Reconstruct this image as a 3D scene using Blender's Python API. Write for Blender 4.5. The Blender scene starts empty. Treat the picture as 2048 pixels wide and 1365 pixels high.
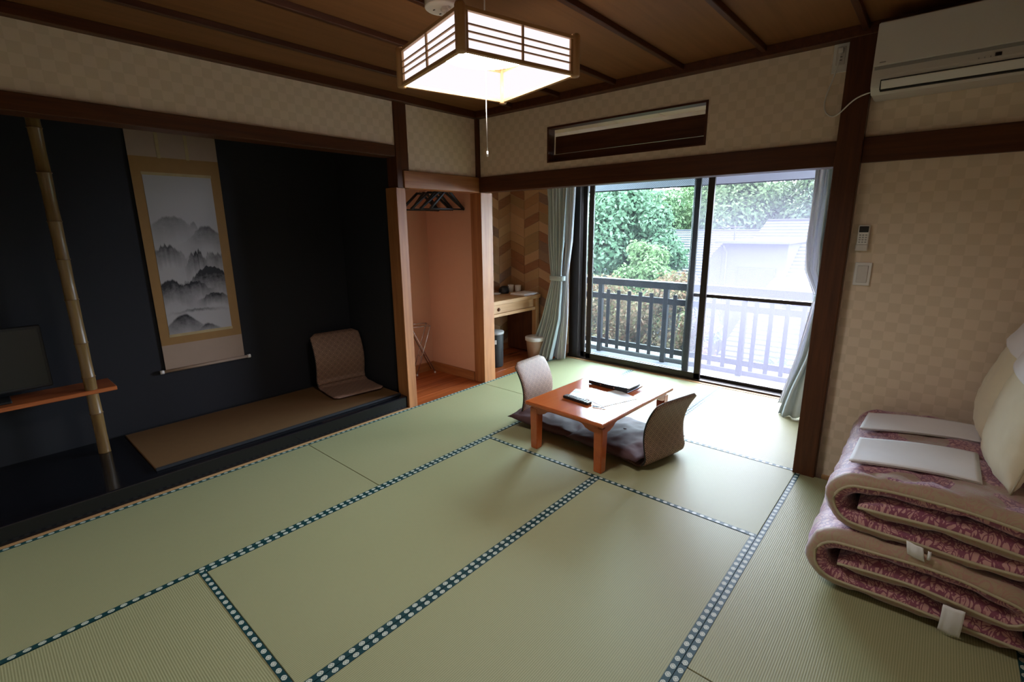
import bpy, bmesh, math, random
from mathutils import Vector, Matrix, noise
PI = math.pi
S = bpy.context.scene
COL = S.collection
random.seed(7)

# ------------------------------------------------------------------ camera
cd = bpy.data.cameras.new('camera'); cam = bpy.data.objects.new('camera', cd); COL.objects.link(cam)
r_ = (0.7547430, 0.6559549, -0.0092874); u_ = (-0.1432847, 0.1786461, 0.9734244); f_ = (-0.6401816, 0.7333545, -0.2288202)
cam.matrix_world = Matrix(((r_[0], u_[0], -f_[0], 0), (r_[1], u_[1], -f_[1], 0), (r_[2], u_[2], -f_[2], 1.45), (0, 0, 0, 1)))
cd.sensor_width = 36; cd.lens = 972.45 / 2048 * 36; cd.clip_start = 0.02; cd.clip_end = 300
S.camera = cam

# ------------------------------------------------------------------ sky, window portal, exposure
W = bpy.data.worlds.new('sky'); S.world = W; W.use_nodes = True
wn = W.node_tree.nodes; wl = W.node_tree.links; wn.clear()
wo = wn.new('ShaderNodeOutputWorld'); wb = wn.new('ShaderNodeBackground')
wtc = wn.new('ShaderNodeTexCoord'); wsx = wn.new('ShaderNodeSeparateXYZ'); wr = wn.new('ShaderNodeValToRGB')
wl.new(wtc.outputs['Generated'], wsx.inputs[0]); wl.new(wsx.outputs['Z'], wr.inputs[0])
wr.color_ramp.elements[0].position = 0.0; wr.color_ramp.elements[0].color = (0.72, 0.80, 1.0, 1)
wr.color_ramp.elements[1].position = 0.9; wr.color_ramp.elements[1].color = (0.78, 0.86, 1.0, 1)
wl.new(wr.outputs[0], wb.inputs[0]); wb.inputs[1].default_value = 29.0
wl.new(wb.outputs[0], wo.inputs[0])
pl = bpy.data.lights.new('window_portal', 'AREA'); pl.shape = 'RECTANGLE'; pl.size = 2.62; pl.size_y = 2.0; pl.cycles.is_portal = True
po = bpy.data.objects.new('window_portal', pl); COL.objects.link(po); po.location = (-1.74, 4.62, 0.98); po.rotation_euler = (-PI / 2, 0, 0)
LAMP = 22.0
S.view_settings.view_transform = 'Standard'; S.view_settings.look = 'None'; S.view_settings.gamma = 1
S.view_settings.use_curve_mapping = False
S.view_settings.exposure = 1.58
S.cycles.max_bounces = 10; S.cycles.diffuse_bounces = 6; S.cycles.glossy_bounces = 4; S.cycles.transparent_max_bounces = 24
S.cycles.transmission_bounces = 6; S.cycles.sample_clamp_indirect = 6.0; S.cycles.caustics_reflective = False; S.cycles.caustics_refractive = False

# ------------------------------------------------------------------ material helpers
class NT:
    def __init__(s, name):
        s.m = bpy.data.materials.new(name); s.m.use_nodes = True; s.t = s.m.node_tree; s.t.nodes.clear()
        s.out = s.t.nodes.new('ShaderNodeOutputMaterial')
    def n(s, typ, ins=None, **kw):
        nd = s.t.nodes.new(typ)
        for k, v in kw.items(): setattr(nd, k, v)
        for k, v in (ins or {}).items(): s.set(nd.inputs[k], v)
        return nd
    def set(s, inp, v):
        if isinstance(v, bpy.types.NodeSocket): s.t.links.new(v, inp)
        elif isinstance(v, bpy.types.Node): s.t.links.new(v.outputs[0], inp)
        else: inp.default_value = v
    def ma(s, op, a, b=None, c=None):
        nd = s.t.nodes.new('ShaderNodeMath'); nd.operation = op; s.set(nd.inputs[0], a)
        if b is not None: s.set(nd.inputs[1], b)
        if c is not None: s.set(nd.inputs[2], c)
        return nd.outputs[0]
    def mix(s, f, a, b):
        nd = s.t.nodes.new('ShaderNodeMix'); nd.data_type = 'RGBA'
        s.set(nd.inputs[0], f); s.set(nd.inputs[6], a); s.set(nd.inputs[7], b); return nd.outputs[2]
    def co(s, kind='Object'): return s.n('ShaderNodeTexCoord').outputs[kind]
    def xyz(s, v): return s.n('ShaderNodeSeparateXYZ', {0: v})
    def mapv(s, v, sc): return s.n('ShaderNodeMapping', {'Vector': v, 'Scale': sc}).outputs[0]
    def noise(s, v, sc, det=3, rough=.5, dist=0): return s.n('ShaderNodeTexNoise', {'Vector': v, 'Scale': sc, 'Detail': det, 'Roughness': rough, 'Distortion': dist}).outputs[0]
    def ramp(s, f, stops, interp='LINEAR'):
        nd = s.n('ShaderNodeValToRGB', {0: f}); cr = nd.color_ramp; cr.interpolation = interp
        while len(cr.elements) < len(stops): cr.elements.new(0.5)
        for e, (p, c) in zip(cr.elements, stops): e.position = p; e.color = (*c, 1) if len(c) == 3 else c
        return nd.outputs[0]
    def bump(s, h, st, d=.01): return s.n('ShaderNodeBump', {'Height': h, 'Strength': st, 'Distance': d}).outputs[0]
    def pbr(s, col, rough=.5, bump=None, **kw):
        b = s.n('ShaderNodeBsdfPrincipled', {'Base Color': (*col, 1) if isinstance(col, tuple) and len(col) == 3 else col, 'Roughness': rough})
        if bump is not None: s.set(b.inputs['Normal'], bump)
        for k, v in kw.items(): s.set(b.inputs[k.replace('_', ' ')], v)
        s.t.links.new(b.outputs[0], s.out.inputs[0]); return b
def plain(name, col, rough=.5, nz=.06, **kw):
    t = NT(name); v = t.noise(t.co(), 18, 3)
    c = t.mix(v, tuple(max(0, x * (1 - nz)) for x in col) + (1,), tuple(x * (1 + nz) for x in col) + (1,))
    t.pbr(c, rough, **kw); return t.m
def wood(name, c1, c2, axis, rough=.4, sc=1.0, coat=0.0, spec=.5):
    t = NT(name); s = [26 * sc] * 3; s['xyz'.index(axis)] = 1.3 * sc
    v = t.mapv(t.co(), tuple(s))
    g = t.noise(v, 1.0, 5, .6, .8); g2 = t.noise(v, 4.0, 2, .6)
    f = t.ma('ADD', t.ma('MULTIPLY', g, .75), t.ma('MULTIPLY', g2, .25))
    c = t.ramp(f, [(.32, c2), (.62, c1)])
    t.pbr(c, rough, t.bump(f, .12, .004), Coat_Weight=coat, Coat_Roughness=.12, Specular_IOR_Level=spec); return t.m
M = {}
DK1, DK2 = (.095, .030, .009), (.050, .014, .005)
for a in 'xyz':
    M['dark_' + a] = wood('dark_wood_' + a, DK1, DK2, a, .45, spec=.3)  # beam wood, same as the posts, with backlit shade put into its colour
    M['pine_' + a] = wood('pine_' + a, (.37, .150, .052), (.22, .078, .024), a, .45, spec=.35)  # same wood on posts and jambs, window light put into the lighter colour
    M['pale_' + a] = wood('pale_pine_' + a, (.50, .29, .13), (.37, .19, .075), a, .5)
M['ceil'] = wood('ceiling_board_wood', (.20, .082, .027), (.155, .062, .019), 'y', .6, .5, spec=.3)
M['batten'] = wood('ceiling_batten_wood', (.075, .022, .008), (.045, .013, .005), 'y', .5, spec=.3)
M['redfloor'] = wood('polished_red_wood', (.34, .085, .022), (.20, .045, .012), 'y', .22, .6)
M['tablew'] = wood('orange_lacquered_wood', (.44, .105, .026), (.36, .075, .018), 'y', .16, .45, coat=.6)
M['lacquer'] = plain('black_lacquer', (.006, .006, .008), .13)
M['shelfw'] = wood('red_shelf_wood', (.40, .11, .03), (.26, .06, .016), 'y', .35)
def wallpaper():
    t = NT('checked_wallpaper'); x = t.xyz(t.co())
    u = t.ma('ADD', x.outputs[0], x.outputs[1]); z = x.outputs[2]
    v = t.n('ShaderNodeCombineXYZ', {0: u, 1: z, 2: .37}).outputs[0]
    dv = t.n('ShaderNodeVectorMath', {0: v, 1: t.n('ShaderNodeVectorMath', {0: t.n('ShaderNodeTexNoise', {'Vector': v, 'Scale': 30.0}).outputs[1], 1: (.005, .005, .0)}, operation='MULTIPLY').outputs[0]}, operation='ADD').outputs[0]
    ck = t.n('ShaderNodeTexChecker', {'Vector': dv, 'Color1': (1, 1, 1, 1), 'Color2': (0, 0, 0, 1), 'Scale': 20.0}).outputs[1]
    nz = t.noise(t.co(), 9, 3)
    c = t.mix(ck, (.76, .62, .485, 1), (.675, .545, .41, 1)); c = t.mix(t.ma('MULTIPLY', nz, .5), c, (.74, .61, .45, 1))
    fn = t.noise(t.co(), 350, 2)
    t.pbr(c, .8, t.bump(t.ma('ADD', fn, t.ma('MULTIPLY', ck, .3)), .15, .002)); return t.m
M['paper'] = wallpaper()
M['navy'] = plain('navy_plaster', (.0055, .0058, .0088), .85)
M['peach'] = plain('peach_plaster', (.56, .315, .21), .8, .03)
M['plaster'] = plain('cream_plaster', (.55, .47, .36), .85)
def tatami(ax):
    t = NT('tatami_rush_' + ax); x = t.xyz(t.co()); o = x.outputs['XYZ'.index(ax.upper())]; a = x.outputs[1 - 'XYZ'.index(ax.upper())]
    st = t.ma('SINE', t.ma('MULTIPLY', a, 2 * PI / .0075))
    st = t.ma('ADD', t.ma('MULTIPLY', st, .5), .5)
    s = [30, 30, 30]; s['xyz'.index(ax)] = 400
    w = t.noise(t.mapv(t.co(), tuple(s)), 1.0, 3, .6)
    big = t.noise(t.co(), 1.5, 3)
    c = t.mix(st, (.200, .195, .095, 1), (.350, .340, .190, 1))
    c = t.mix(t.ma('MULTIPLY', w, .35), c, (.41, .39, .235, 1)); c = t.mix(t.ma('MULTIPLY', big, .3), c, (.23, .245, .11, 1))
    t.pbr(c, .50, t.bump(t.ma('ADD', st, t.ma('MULTIPLY', w, .4)), .22, .0015), Specular_IOR_Level=.27); return t.m
M['tat_x'] = tatami('x'); M['tat_y'] = tatami('y')
M['tat_g'] = plain('rush_mat_brown', (.125, .058, .016), .7, .12)
def heri():
    t = NT('navy_diamond_border_cloth'); uv = t.xyz(t.co('UV'))
    f = t.ma('MULTIPLY', t.ma('ABSOLUTE', t.ma('SUBTRACT', t.ma('FRACT', t.ma('DIVIDE', uv.outputs[0], .0395)), .5)), .0395)
    g = t.ma('ABSOLUTE', uv.outputs[1])
    d = t.ma('ADD', t.ma('DIVIDE', f, .0140), t.ma('DIVIDE', g, .0135))
    inn = t.ma('LESS_THAN', d, 1.0); clip = t.ma('MULTIPLY', t.ma('LESS_THAN', g, .0088), t.ma('LESS_THAN', f, .0112))
    ring = t.ma('MULTIPLY', t.ma('GREATER_THAN', d, .42), t.ma('LESS_THAN', d, .58))
    k = t.ma('MULTIPLY', t.ma('MULTIPLY', inn, clip), t.ma('SUBTRACT', 1.0, t.ma('MULTIPLY', ring, .75)))
    c = t.mix(k, (.005, .036, .040, 1), (.50, .52, .44, 1))
    t.pbr(c, .5, Sheen_Weight=.2, Sheen_Tint=(.12, .75, .62, 1), Sheen_Roughness=.3, Specular_IOR_Level=.3); return t.m
M['heri'] = heri()
def brocade(name, base, line, acc, pu=.058, pv=.058, rough=.6):
    t = NT(name); uv = t.xyz(t.co('UV')); u = t.ma('DIVIDE', uv.outputs[0], pu); v = t.ma('DIVIDE', uv.outputs[1], pv)
    fa = t.ma('ABSOLUTE', t.ma('SUBTRACT', t.ma('FRACT', t.ma('ADD', u, v)), .5)); fb = t.ma('ABSOLUTE', t.ma('SUBTRACT', t.ma('FRACT', t.ma('SUBTRACT', u, v)), .5))
    m = t.ma('MAXIMUM', fa, fb)
    r1 = t.ma('COMPARE', m, .47, .04); r2 = t.ma('COMPARE', m, .27, .06); r3 = t.ma('LESS_THAN', m, .10)
    k = t.ma('MAXIMUM', t.ma('MAXIMUM', r1, r2), r3)
    c = t.mix(k, (*base, 1), (*line, 1)); c = t.mix(t.ma('COMPARE', m, .16, .04), c, (*acc, 1))
    wv = t.noise(t.co(), 500, 2)
    t.pbr(c, rough, t.bump(t.ma('ADD', k, t.ma('MULTIPLY', wv, .6)), .3, .0015)); return t.m
M['brocade'] = brocade('brown_diamond_brocade', (.105, .044, .030), (.31, .19, .125), (.065, .026, .018))
M['mauve'] = plain('mauve_brown_cushion_cloth', (.080, .042, .044), .7, .1, Specular_IOR_Level=.25)
M['bamboo'] = NT('smoked_bamboo'); 
def bamboo():
    t = NT('old_bamboo'); v = t.noise(t.mapv(t.co(), (40, 40, 3)), 1, 3)
    t.pbr(t.ramp(v, [(.3, (.13, .070, .022)), (.7, (.21, .125, .043))]), .35); return t.m
M['bamboo'] = bamboo()
M['bnode'] = plain('bamboo_node_dark', (.13, .065, .025), .5)
M['bronze'] = plain('dark_bronze_aluminium', (.030, .022, .018), .35, Metallic=.5)
M['white'] = plain('white_plastic', (.72, .70, .66), .4, .02)
M['offwhite'] = plain('offwhite_plastic', (.60, .56, .52), .45, .02)
M['grey'] = plain('grey_plastic', (.30, .29, .28), .5)
M['black'] = plain('black_plastic', (.012, .012, .013), .28)
M['blackm'] = plain('black_matt', (.007, .0065, .0065), .6)
M['chrome'] = plain('steel_tube', (.55, .55, .58), .25, Metallic=.9)
M['paperw'] = plain('white_paper', (.75, .75, .75), .6, .02)
M['cotton'] = plain('white_cotton', (.78, .77, .80), .8, .03)
M['ivory'] = plain('ivory_cotton', (.70, .63, .46), .7, .05, Sheen_Weight=.3)
M['khaki'] = plain('khaki_piping', (.42, .36, .24), .6, .15)
M['label'] = plain('white_fabric_label', (.72, .72, .74), .6, .08)
M['cream'] = plain('cream_ceiling_panel', (.62, .52, .40), .8)
M['balc'] = plain('grey_balcony_floor', (.07, .068, .08), .8, Specular_IOR_Level=.05)
M['railm'] = plain('dark_brown_railing', (.006, .0055, .007), .5, Specular_IOR_Level=.05)
M['concrete'] = plain('pale_concrete', (.10, .10, .10), .9, .15, Specular_IOR_Level=.05)
M['soffit'] = plain('white_soffit', (.30, .31, .34), .8, Specular_IOR_Level=.05)
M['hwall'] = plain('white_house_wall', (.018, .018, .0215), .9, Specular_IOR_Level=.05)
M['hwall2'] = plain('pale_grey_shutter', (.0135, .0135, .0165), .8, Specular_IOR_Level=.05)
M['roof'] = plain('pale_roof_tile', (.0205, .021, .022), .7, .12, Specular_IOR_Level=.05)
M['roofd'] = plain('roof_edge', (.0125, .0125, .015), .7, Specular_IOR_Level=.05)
M['ground'] = plain('garden_ground', (.01, .012, .006), .95, .4, Specular_IOR_Level=.05)
M['bark'] = plain('bark', (.011, .008, .005), .9, .3)
def leafmat(name, cols):
    t = NT(name); r = t.n('ShaderNodeNewGeometry').outputs['Random Per Island']
    c = t.ramp(r, [(i / (len(cols) - 1), c) for i, c in enumerate(cols)])
    d = t.n('ShaderNodeBsdfDiffuse', {'Color': c}); tr = t.n('ShaderNodeBsdfTranslucent', {'Color': c})
    mx = t.n('ShaderNodeMixShader', {0: .4, 1: d.outputs[0], 2: tr.outputs[0]}); t.t.links.new(mx.outputs[0], t.out.inputs[0]); return t.m
M['leafA'] = leafmat('leaf_bluegreen', [(.015, .028, .016), (.032, .053, .032), (.058, .082, .054), (.024, .042, .024)])
M['leafB'] = leafmat('leaf_yellowgreen', [(.030, .048, .020), (.052, .076, .034), (.082, .105, .055)])
M['leafC'] = leafmat('leaf_midgreen', [(.014, .028, .012), (.032, .050, .024), (.055, .075, .038), (.040, .060, .030)])
M['leafR'] = leafmat('leaf_maple', [(.050, .022, .014), (.075, .045, .030), (.048, .045, .022), (.095, .070, .050)])
M['leafP'] = leafmat('leaf_pink', [(0.0741, 0.0208, 0.0237), (0.0889, 0.0356, 0.0356)])
def glassm(name, tint, wires=False, fres=.05):
    t = NT(name)
    tr = t.n('ShaderNodeBsdfTransparent', {'Color': (*tint, 1)}); g = t.n('ShaderNodeBsdfGlossy', {'Color': (1, 1, 1, 1), 'Roughness': .02})
    lw = t.n('ShaderNodeLayerWeight', {'Blend': .25}).outputs['Fresnel']
    s1 = t.n('ShaderNodeMixShader', {0: t.ma('MULTIPLY', lw, .35), 1: tr.outputs[0], 2: g.outputs[0]}).outputs[0]
    if wires:
        x = t.xyz(t.co()); u, z = x.outputs[0], x.outputs[2]; P = .018
        a = t.ma('FRACT', t.ma('DIVIDE', t.ma('ADD', u, z), P)); b = t.ma('FRACT', t.ma('DIVIDE', t.ma('SUBTRACT', u, z), P))
        k = t.ma('MAXIMUM', t.ma('LESS_THAN', a, .13), t.ma('LESS_THAN', b, .13))
        d = t.n('ShaderNodeBsdfTranslucent', {'Color': (.05, .05, .056, 1)}); df = t.n('ShaderNodeBsdfDiffuse', {'Color': (.04, .04, .042, 1)})
        ad = t.n('ShaderNodeMixShader', {0: .2, 1: d.outputs[0], 2: df.outputs[0]}).outputs[0]
        s1 = t.n('ShaderNodeMixShader', {0: t.ma('MULTIPLY', k, .35), 1: s1, 2: ad}).outputs[0]
    t.t.links.new(s1, t.out.inputs[0]); return t.m
M['glass'] = glassm('window_glass', (.90, .96, .95)); M['wired'] = glassm('wired_glass', (.93, .97, .95), True)
def meshm(name, col, alpha, trl=.7):
    t = NT(name); tr = t.n('ShaderNodeBsdfTransparent')
    d = t.n('ShaderNodeBsdfDiffuse', {'Color': (*col, 1)}); l = t.n('ShaderNodeBsdfTranslucent', {'Color': (*col, 1)})
    a = t.n('ShaderNodeMixShader', {0: trl, 1: d.outputs[0], 2: l.outputs[0]}).outputs[0]
    m = t.n('ShaderNodeMixShader', {0: alpha, 1: tr.outputs[0], 2: a}).outputs[0]; t.t.links.new(m, t.out.inputs[0]); return t.m
M['screen'] = meshm('insect_screen_mesh', (.120, .116, .140), .30, .8)
M['lace'] = meshm('white_lace_curtain', (.60, .60, .63), .85, .06)
M['drape'] = meshm('aqua_grey_drape', (.46, .52, .535), .98, .08)
def emit(name, col, st):
    t = NT(name); e = t.n('ShaderNodeEmission', {'Color': (*col, 1), 'Strength': st}); t.t.links.new(e.outputs[0], t.out.inputs[0]); return t.m
M['lampdisc'] = emit('lit_lamp_diffuser', (1, .93, .90), LAMP)
M['lampshade'] = emit('lit_lamp_paper', (1, .90, .93), .36)
M['lamptube'] = emit('lit_lamp_centre', (1, .88, .78), LAMP * .35)

# ------------------------------------------------------------------ geometry helpers
def link(name, bm, m, parent=None, smooth=False):
    me = bpy.data.meshes.new(name); bm.normal_update(); bm.to_mesh(me); bm.free()
    if smooth:
        for p in me.polygons: p.use_smooth = True
    if m is not None: me.materials.append(M[m] if isinstance(m, str) else m)
    o = bpy.data.objects.new(name, me); COL.objects.link(o)
    if parent is not None: o.parent = parent
    return o
def tag(o, label=None, cat=None, group=None, kind=None):
    if label: o['label'] = label
    if cat: o['category'] = cat
    if group: o['group'] = group
    if kind: o['kind'] = kind
    return o
def empty(name, loc=(0, 0, 0), rz=0):
    o = bpy.data.objects.new(name, None); COL.objects.link(o); o.location = loc; o.rotation_euler = (0, 0, rz); o.empty_display_size = .05; return o
def box(bm, lo, hi, bev=0, rot=None, seg=1):
    c = [(lo[i] + hi[i]) / 2 for i in range(3)]; s = [abs(hi[i] - lo[i]) for i in range(3)]
    mt = Matrix.Translation(c) @ (rot.to_4x4() if rot is not None else Matrix.Identity(4)) @ Matrix.Diagonal((*s, 1))
    r = bmesh.ops.create_cube(bm, size=1, matrix=mt)
    if bev:
        es = list({e for v in r['verts'] for e in v.link_edges})
        bmesh.ops.bevel(bm, geom=es, offset=bev, segments=seg, affect='EDGES', profile=.5, clamp_overlap=True)
    return bm
def B(name, lo, hi, m, parent=None, bev=0, seg=1, rot=None):
    bm = bmesh.new(); box(bm, lo, hi, bev, rot, seg); return link(name, bm, m, parent)
def boxes(name, lst, m, parent=None, bev=0):
    bm = bmesh.new()
    for lo, hi in lst: box(bm, lo, hi, bev)
    return link(name, bm, m, parent)
def tube(bm, pts, r, n=8, caps=True):
    pts = [Vector(p) for p in pts]; rings = []
    for i, p in enumerate(pts):
        d = (pts[min(i + 1, len(pts) - 1)] - pts[max(i - 1, 0)]).normalized()
        up = Vector((0, 0, 1)) if abs(d.z) < .95 else Vector((1, 0, 0))
        a = d.cross(up).normalized(); b = d.cross(a); rr = r[i] if isinstance(r, (list, tuple)) else r
        rings.append([bm.verts.new(p + rr * (math.cos(2 * PI * k / n) * a + math.sin(2 * PI * k / n) * b)) for k in range(n)])
    for i in range(len(rings) - 1):
        for k in range(n): bm.faces.new((rings[i][k], rings[i][(k + 1) % n], rings[i + 1][(k + 1) % n], rings[i + 1][k]))
    if caps: bm.faces.new(rings[0][::-1]); bm.faces.new(rings[-1])
    return bm
def lathe(bm, prof, c, n=24):
    rings = [[bm.verts.new((c[0] + r * math.cos(2 * PI * k / n), c[1] + r * math.sin(2 * PI * k / n), c[2] + z)) for k in range(n)] for r, z in prof]
    for i in range(len(rings) - 1):
        for k in range(n): bm.faces.new((rings[i][k], rings[i][(k + 1) % n], rings[i + 1][(k + 1) % n], rings[i + 1][k]))
    bm.faces.new(rings[0][::-1]); bm.faces.new(rings[-1]); return bm
def grid(bm, fn, nu, nv, uvfn=None, closed=False):
    V = [[bm.verts.new(fn(i / (nu - 1), j / (nv - 1))) for j in range(nv)] for i in range(nu)]
    uvl = bm.loops.layers.uv.verify() if uvfn else None
    for i in range(nu - 1):
        for j in range(nv - 1):
            f = bm.faces.new((V[i][j], V[i + 1][j], V[i + 1][j + 1], V[i][j + 1])); f.smooth = True
            if uvfn:
                for l, (a, b) in zip(f.loops, ((i, j), (i + 1, j), (i + 1, j + 1), (i, j + 1))): l[uvl].uv = uvfn(a / (nu - 1), b / (nv - 1))
    return V
def st(o): o['kind'] = 'structure'; return o

# ------------------------------------------------------------------ setting: floor and tatami
XL, XR, YF, YB = -3.12, 0.42, -0.39, 3.146
floor = st(B('floor', (-4.15, -.45, -.12), (.55, 4.62, -.055), 'dark_y'))
HW = .024
def border(mat, long, a, b, c, side):
    # strip of border cloth along axis `long` from a to b at cross coordinate c, lying inwards on `side`
    bm = bmesh.new(); uvl = bm.loops.layers.uv.verify(); c0, c1 = (c, c + side * HW)
    lo = [0, 0, -.052]; hi = [0, 0, .0016]; i, j = (0, 1) if long == 'x' else (1, 0)
    lo[i], hi[i] = a, b; lo[j], hi[j] = min(c0, c1), max(c0, c1)
    box(bm, lo, hi)
    for f in bm.faces:
        for l in f.loops: l[uvl].uv = (l.vert.co[i], l.vert.co[j] - (c0 + c1) / 2)
    return link('cloth_border', bm, 'heri', mat)
def mat(x0, x1, y0, y1, long):
    g = .0012
    o = B('tatami_mat', (x0 + g, y0 + g, -.053), (x1 - g, y1 - g, 0), 'tat_' + long, floor, bev=.002)
    if long == 'y': border(o, 'y', y0 + g, y1 - g, x0 + g, 1); border(o, 'y', y0 + g, y1 - g, x1 - g, -1)
    else: border(o, 'x', x0 + g, x1 - g, y0 + g, 1); border(o, 'x', x0 + g, x1 - g, y1 - g, -1)
    return o
xa, xb, xc = -2.235, -1.352, -.470
mat(XL, xa, 1.41, YB, 'y'); mat(XL, xa, YF, 1.41, 'y')
mat(xa, xb, .50, 2.288, 'y'); mat(xb, xc, .50, 2.288, 'y'); mat(xa, xc, YF, .50, 'x')
mat(xa, xc, 2.288, YB, 'x'); mat(xc, XR, 1.39, YB - .02, 'y'); mat(xc, XR, YF, 1.39, 'y')
for x0, x1 in ((-3.12, xa), (xa, xb), (xb, -.47)): mat(x0, x1, YB, 4.44, 'y')
# polished boards in the closet and the desk alcove
x = -3.87
while x < -3.125:
    x1 = min(x + .15, -3.122); B('floorboard', (x + .001, 2.37, -.055), (x1 - .001, 4.43, -.004), 'redfloor', floor, bev=.0015); x = x1
# ------------------------------------------------------------------ setting: walls
def wall(name, lst, m): return st(boxes(name, lst, m))
T = .12
wall('wall_left', [((-3.24, YF, 2.03), (XL - .012, 2.30, 2.36)), ((-3.24, 2.39, 1.86), (XL - .012, 3.17, 2.36))], 'paper')
wall('wall_back', [((-3.12, 3.165, 1.86), (-2.385, 3.235, 2.36)), ((-1.18, 3.165, 1.86), (-.47, 3.235, 2.36)), ((-2.385, 3.165, 1.86), (-1.18, 3.235, 1.925)),
                   ((-2.385, 3.165, 2.18), (-1.18, 3.235, 2.36)), ((-.40, 3.165, -.05), (.55, 3.235, 2.36))], 'paper')
wall('wall_right', [((XR + .01, YF - T, -.06), (XR + .13, 3.24, 2.42))], 'paper')
wall('wall_front', [((-4.15, YF - T, -.06), (XR + .13, YF, 2.42))], 'paper')
wall('wall_alcove', [((-4.12, YF, -.06), (-4.0, 2.45, 2.42))], 'navy')
wall('wall_alcove_side', [((-4.0, 2.325, -.06), (-3.24, 2.362, 2.30))], 'navy')
wall('wall_closet', [((-3.99, 2.362, -.05), (-3.875, 3.22, 2.3)), ((-3.875, 3.175, -.004), (-3.235, 3.215, 1.80)), ((-3.875, 2.362, -.004), (-3.24, 2.368, 2.0))], 'peach')
wall('wall_desk_side', [((-3.99, 3.22, -.05), (-3.877, 4.56, 2.42))], 'plaster')
wall('wall_desk_end', [((-3.99, 4.437, -.05), (-3.08, 4.56, 2.42))], 'plaster')
wall('wall_sunroom_right', [((-.40, 3.235, -.06), (-.28, 4.60, 2.42))], 'paper')
wall('wall_window_top', [((-3.12, 4.44, 2.02), (-.28, 4.56, 2.42))], 'plaster')
cc = wall('ceiling_closet', [((-3.875, 2.362, 1.95), (-3.24, 3.215, 2.0))], 'peach'); cc.name = 'ceiling_2'
# ceilings
ceil = st(B('ceiling', (-4.12, -.45, 2.42), (.55, 4.6, 2.46), 'dark_y'))
bx = [XL - .1, -2.70, -2.245, -1.79, -1.335, -.88, -.425, XR + .02]
for a, b in zip(bx[:-1], bx[1:]): B('ceiling_board', (a + .001, YF, 2.385 + .002), (b - .001, 3.20, 2.418), 'ceil', ceil)
for a in bx[1:-1]: B('ceiling_batten', (a - .014, YF, 2.358), (a + .014, 3.16, 2.388), 'batten', ceil, bev=.003)
toko_ceil = st(B('ceiling_3', (-4.0, YF, 2.25), (-3.24, 2.33, 2.29), 'navy'))
x = -3.85
while x < -.42:
    x1 = min(x + .455, -.41); B('white_ceiling_panel', (x + .005, 3.24, 2.40), (x1 - .005, 4.44, 2.418), 'cream', ceil); x = x1
B('panel_joint_backing', (-3.86, 3.24, 2.412), (-.41, 4.44, 2.4195), 'blackm', ceil)
# trims
def trim(lst, m, bev=.003):
    trim.n += 1; return st(boxes('trim_%d' % trim.n, lst, m, bev=bev))
trim.n = 0
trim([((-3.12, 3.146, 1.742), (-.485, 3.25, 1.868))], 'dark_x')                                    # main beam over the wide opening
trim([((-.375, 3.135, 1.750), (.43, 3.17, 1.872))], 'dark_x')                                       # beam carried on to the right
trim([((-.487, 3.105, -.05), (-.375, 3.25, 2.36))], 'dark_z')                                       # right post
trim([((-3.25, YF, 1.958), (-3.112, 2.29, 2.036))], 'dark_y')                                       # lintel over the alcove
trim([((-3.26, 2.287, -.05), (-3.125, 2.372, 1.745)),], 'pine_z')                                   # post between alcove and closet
trim([((-3.24, 2.30, 1.74), (-3.12, 2.412, 2.36))], 'dark_z')
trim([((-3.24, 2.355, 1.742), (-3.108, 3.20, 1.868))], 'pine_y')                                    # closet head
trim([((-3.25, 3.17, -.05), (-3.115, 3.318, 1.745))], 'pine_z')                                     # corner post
trim([((-3.15, 3.130, 1.865), (-3.105, 3.175, 2.36))], 'dark_z')
trim([((-3.145, YF, -.05), (-3.122, 2.30, .004))], 'pale_y', .001)                                  # threshold strip in front of the alcove
trim([((-3.16, YF, 2.335), (-3.085, 3.15, 2.388)), ((-3.12, 3.10, 2.335), (XR, 3.168, 2.388)), ((XR - .03, YF, 2.335), (XR + .01, 3.15, 2.388)), ((-3.12, YF, 2.335), (XR, YF + .035, 2.388))], 'dark_y')   # cornice
trim([((-3.12, 4.435, -.055), (-.40, 4.475, .004))], 'pale_x', .001)                                # window threshold
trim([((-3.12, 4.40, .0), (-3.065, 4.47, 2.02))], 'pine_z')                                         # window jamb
trim([((-3.115, 3.25, 1.742), (-.487, 3.262, 1.80))], 'dark_x')
trim([((-.345, 3.155, -.05), (.43, 3.166, .012))], 'pale_x', .001)
def base(name, lo, hi, m='pine_y'): st(B(name, lo, hi, m, bev=.002))
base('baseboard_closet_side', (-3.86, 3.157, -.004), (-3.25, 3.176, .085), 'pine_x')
base('baseboard_closet_back', (-3.876, 2.37, -.004), (-3.86, 3.176, .085))
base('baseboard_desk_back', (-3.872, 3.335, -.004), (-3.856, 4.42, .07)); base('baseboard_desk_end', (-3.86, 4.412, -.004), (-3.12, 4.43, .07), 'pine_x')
# raised alcove floor: black lacquered step with its front edge
plat = st(B('trim_alcove_platform', (-4.0, YF, -.05), (-3.147, 2.325, .10), 'lacquer', bev=.008, seg=3))
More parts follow.
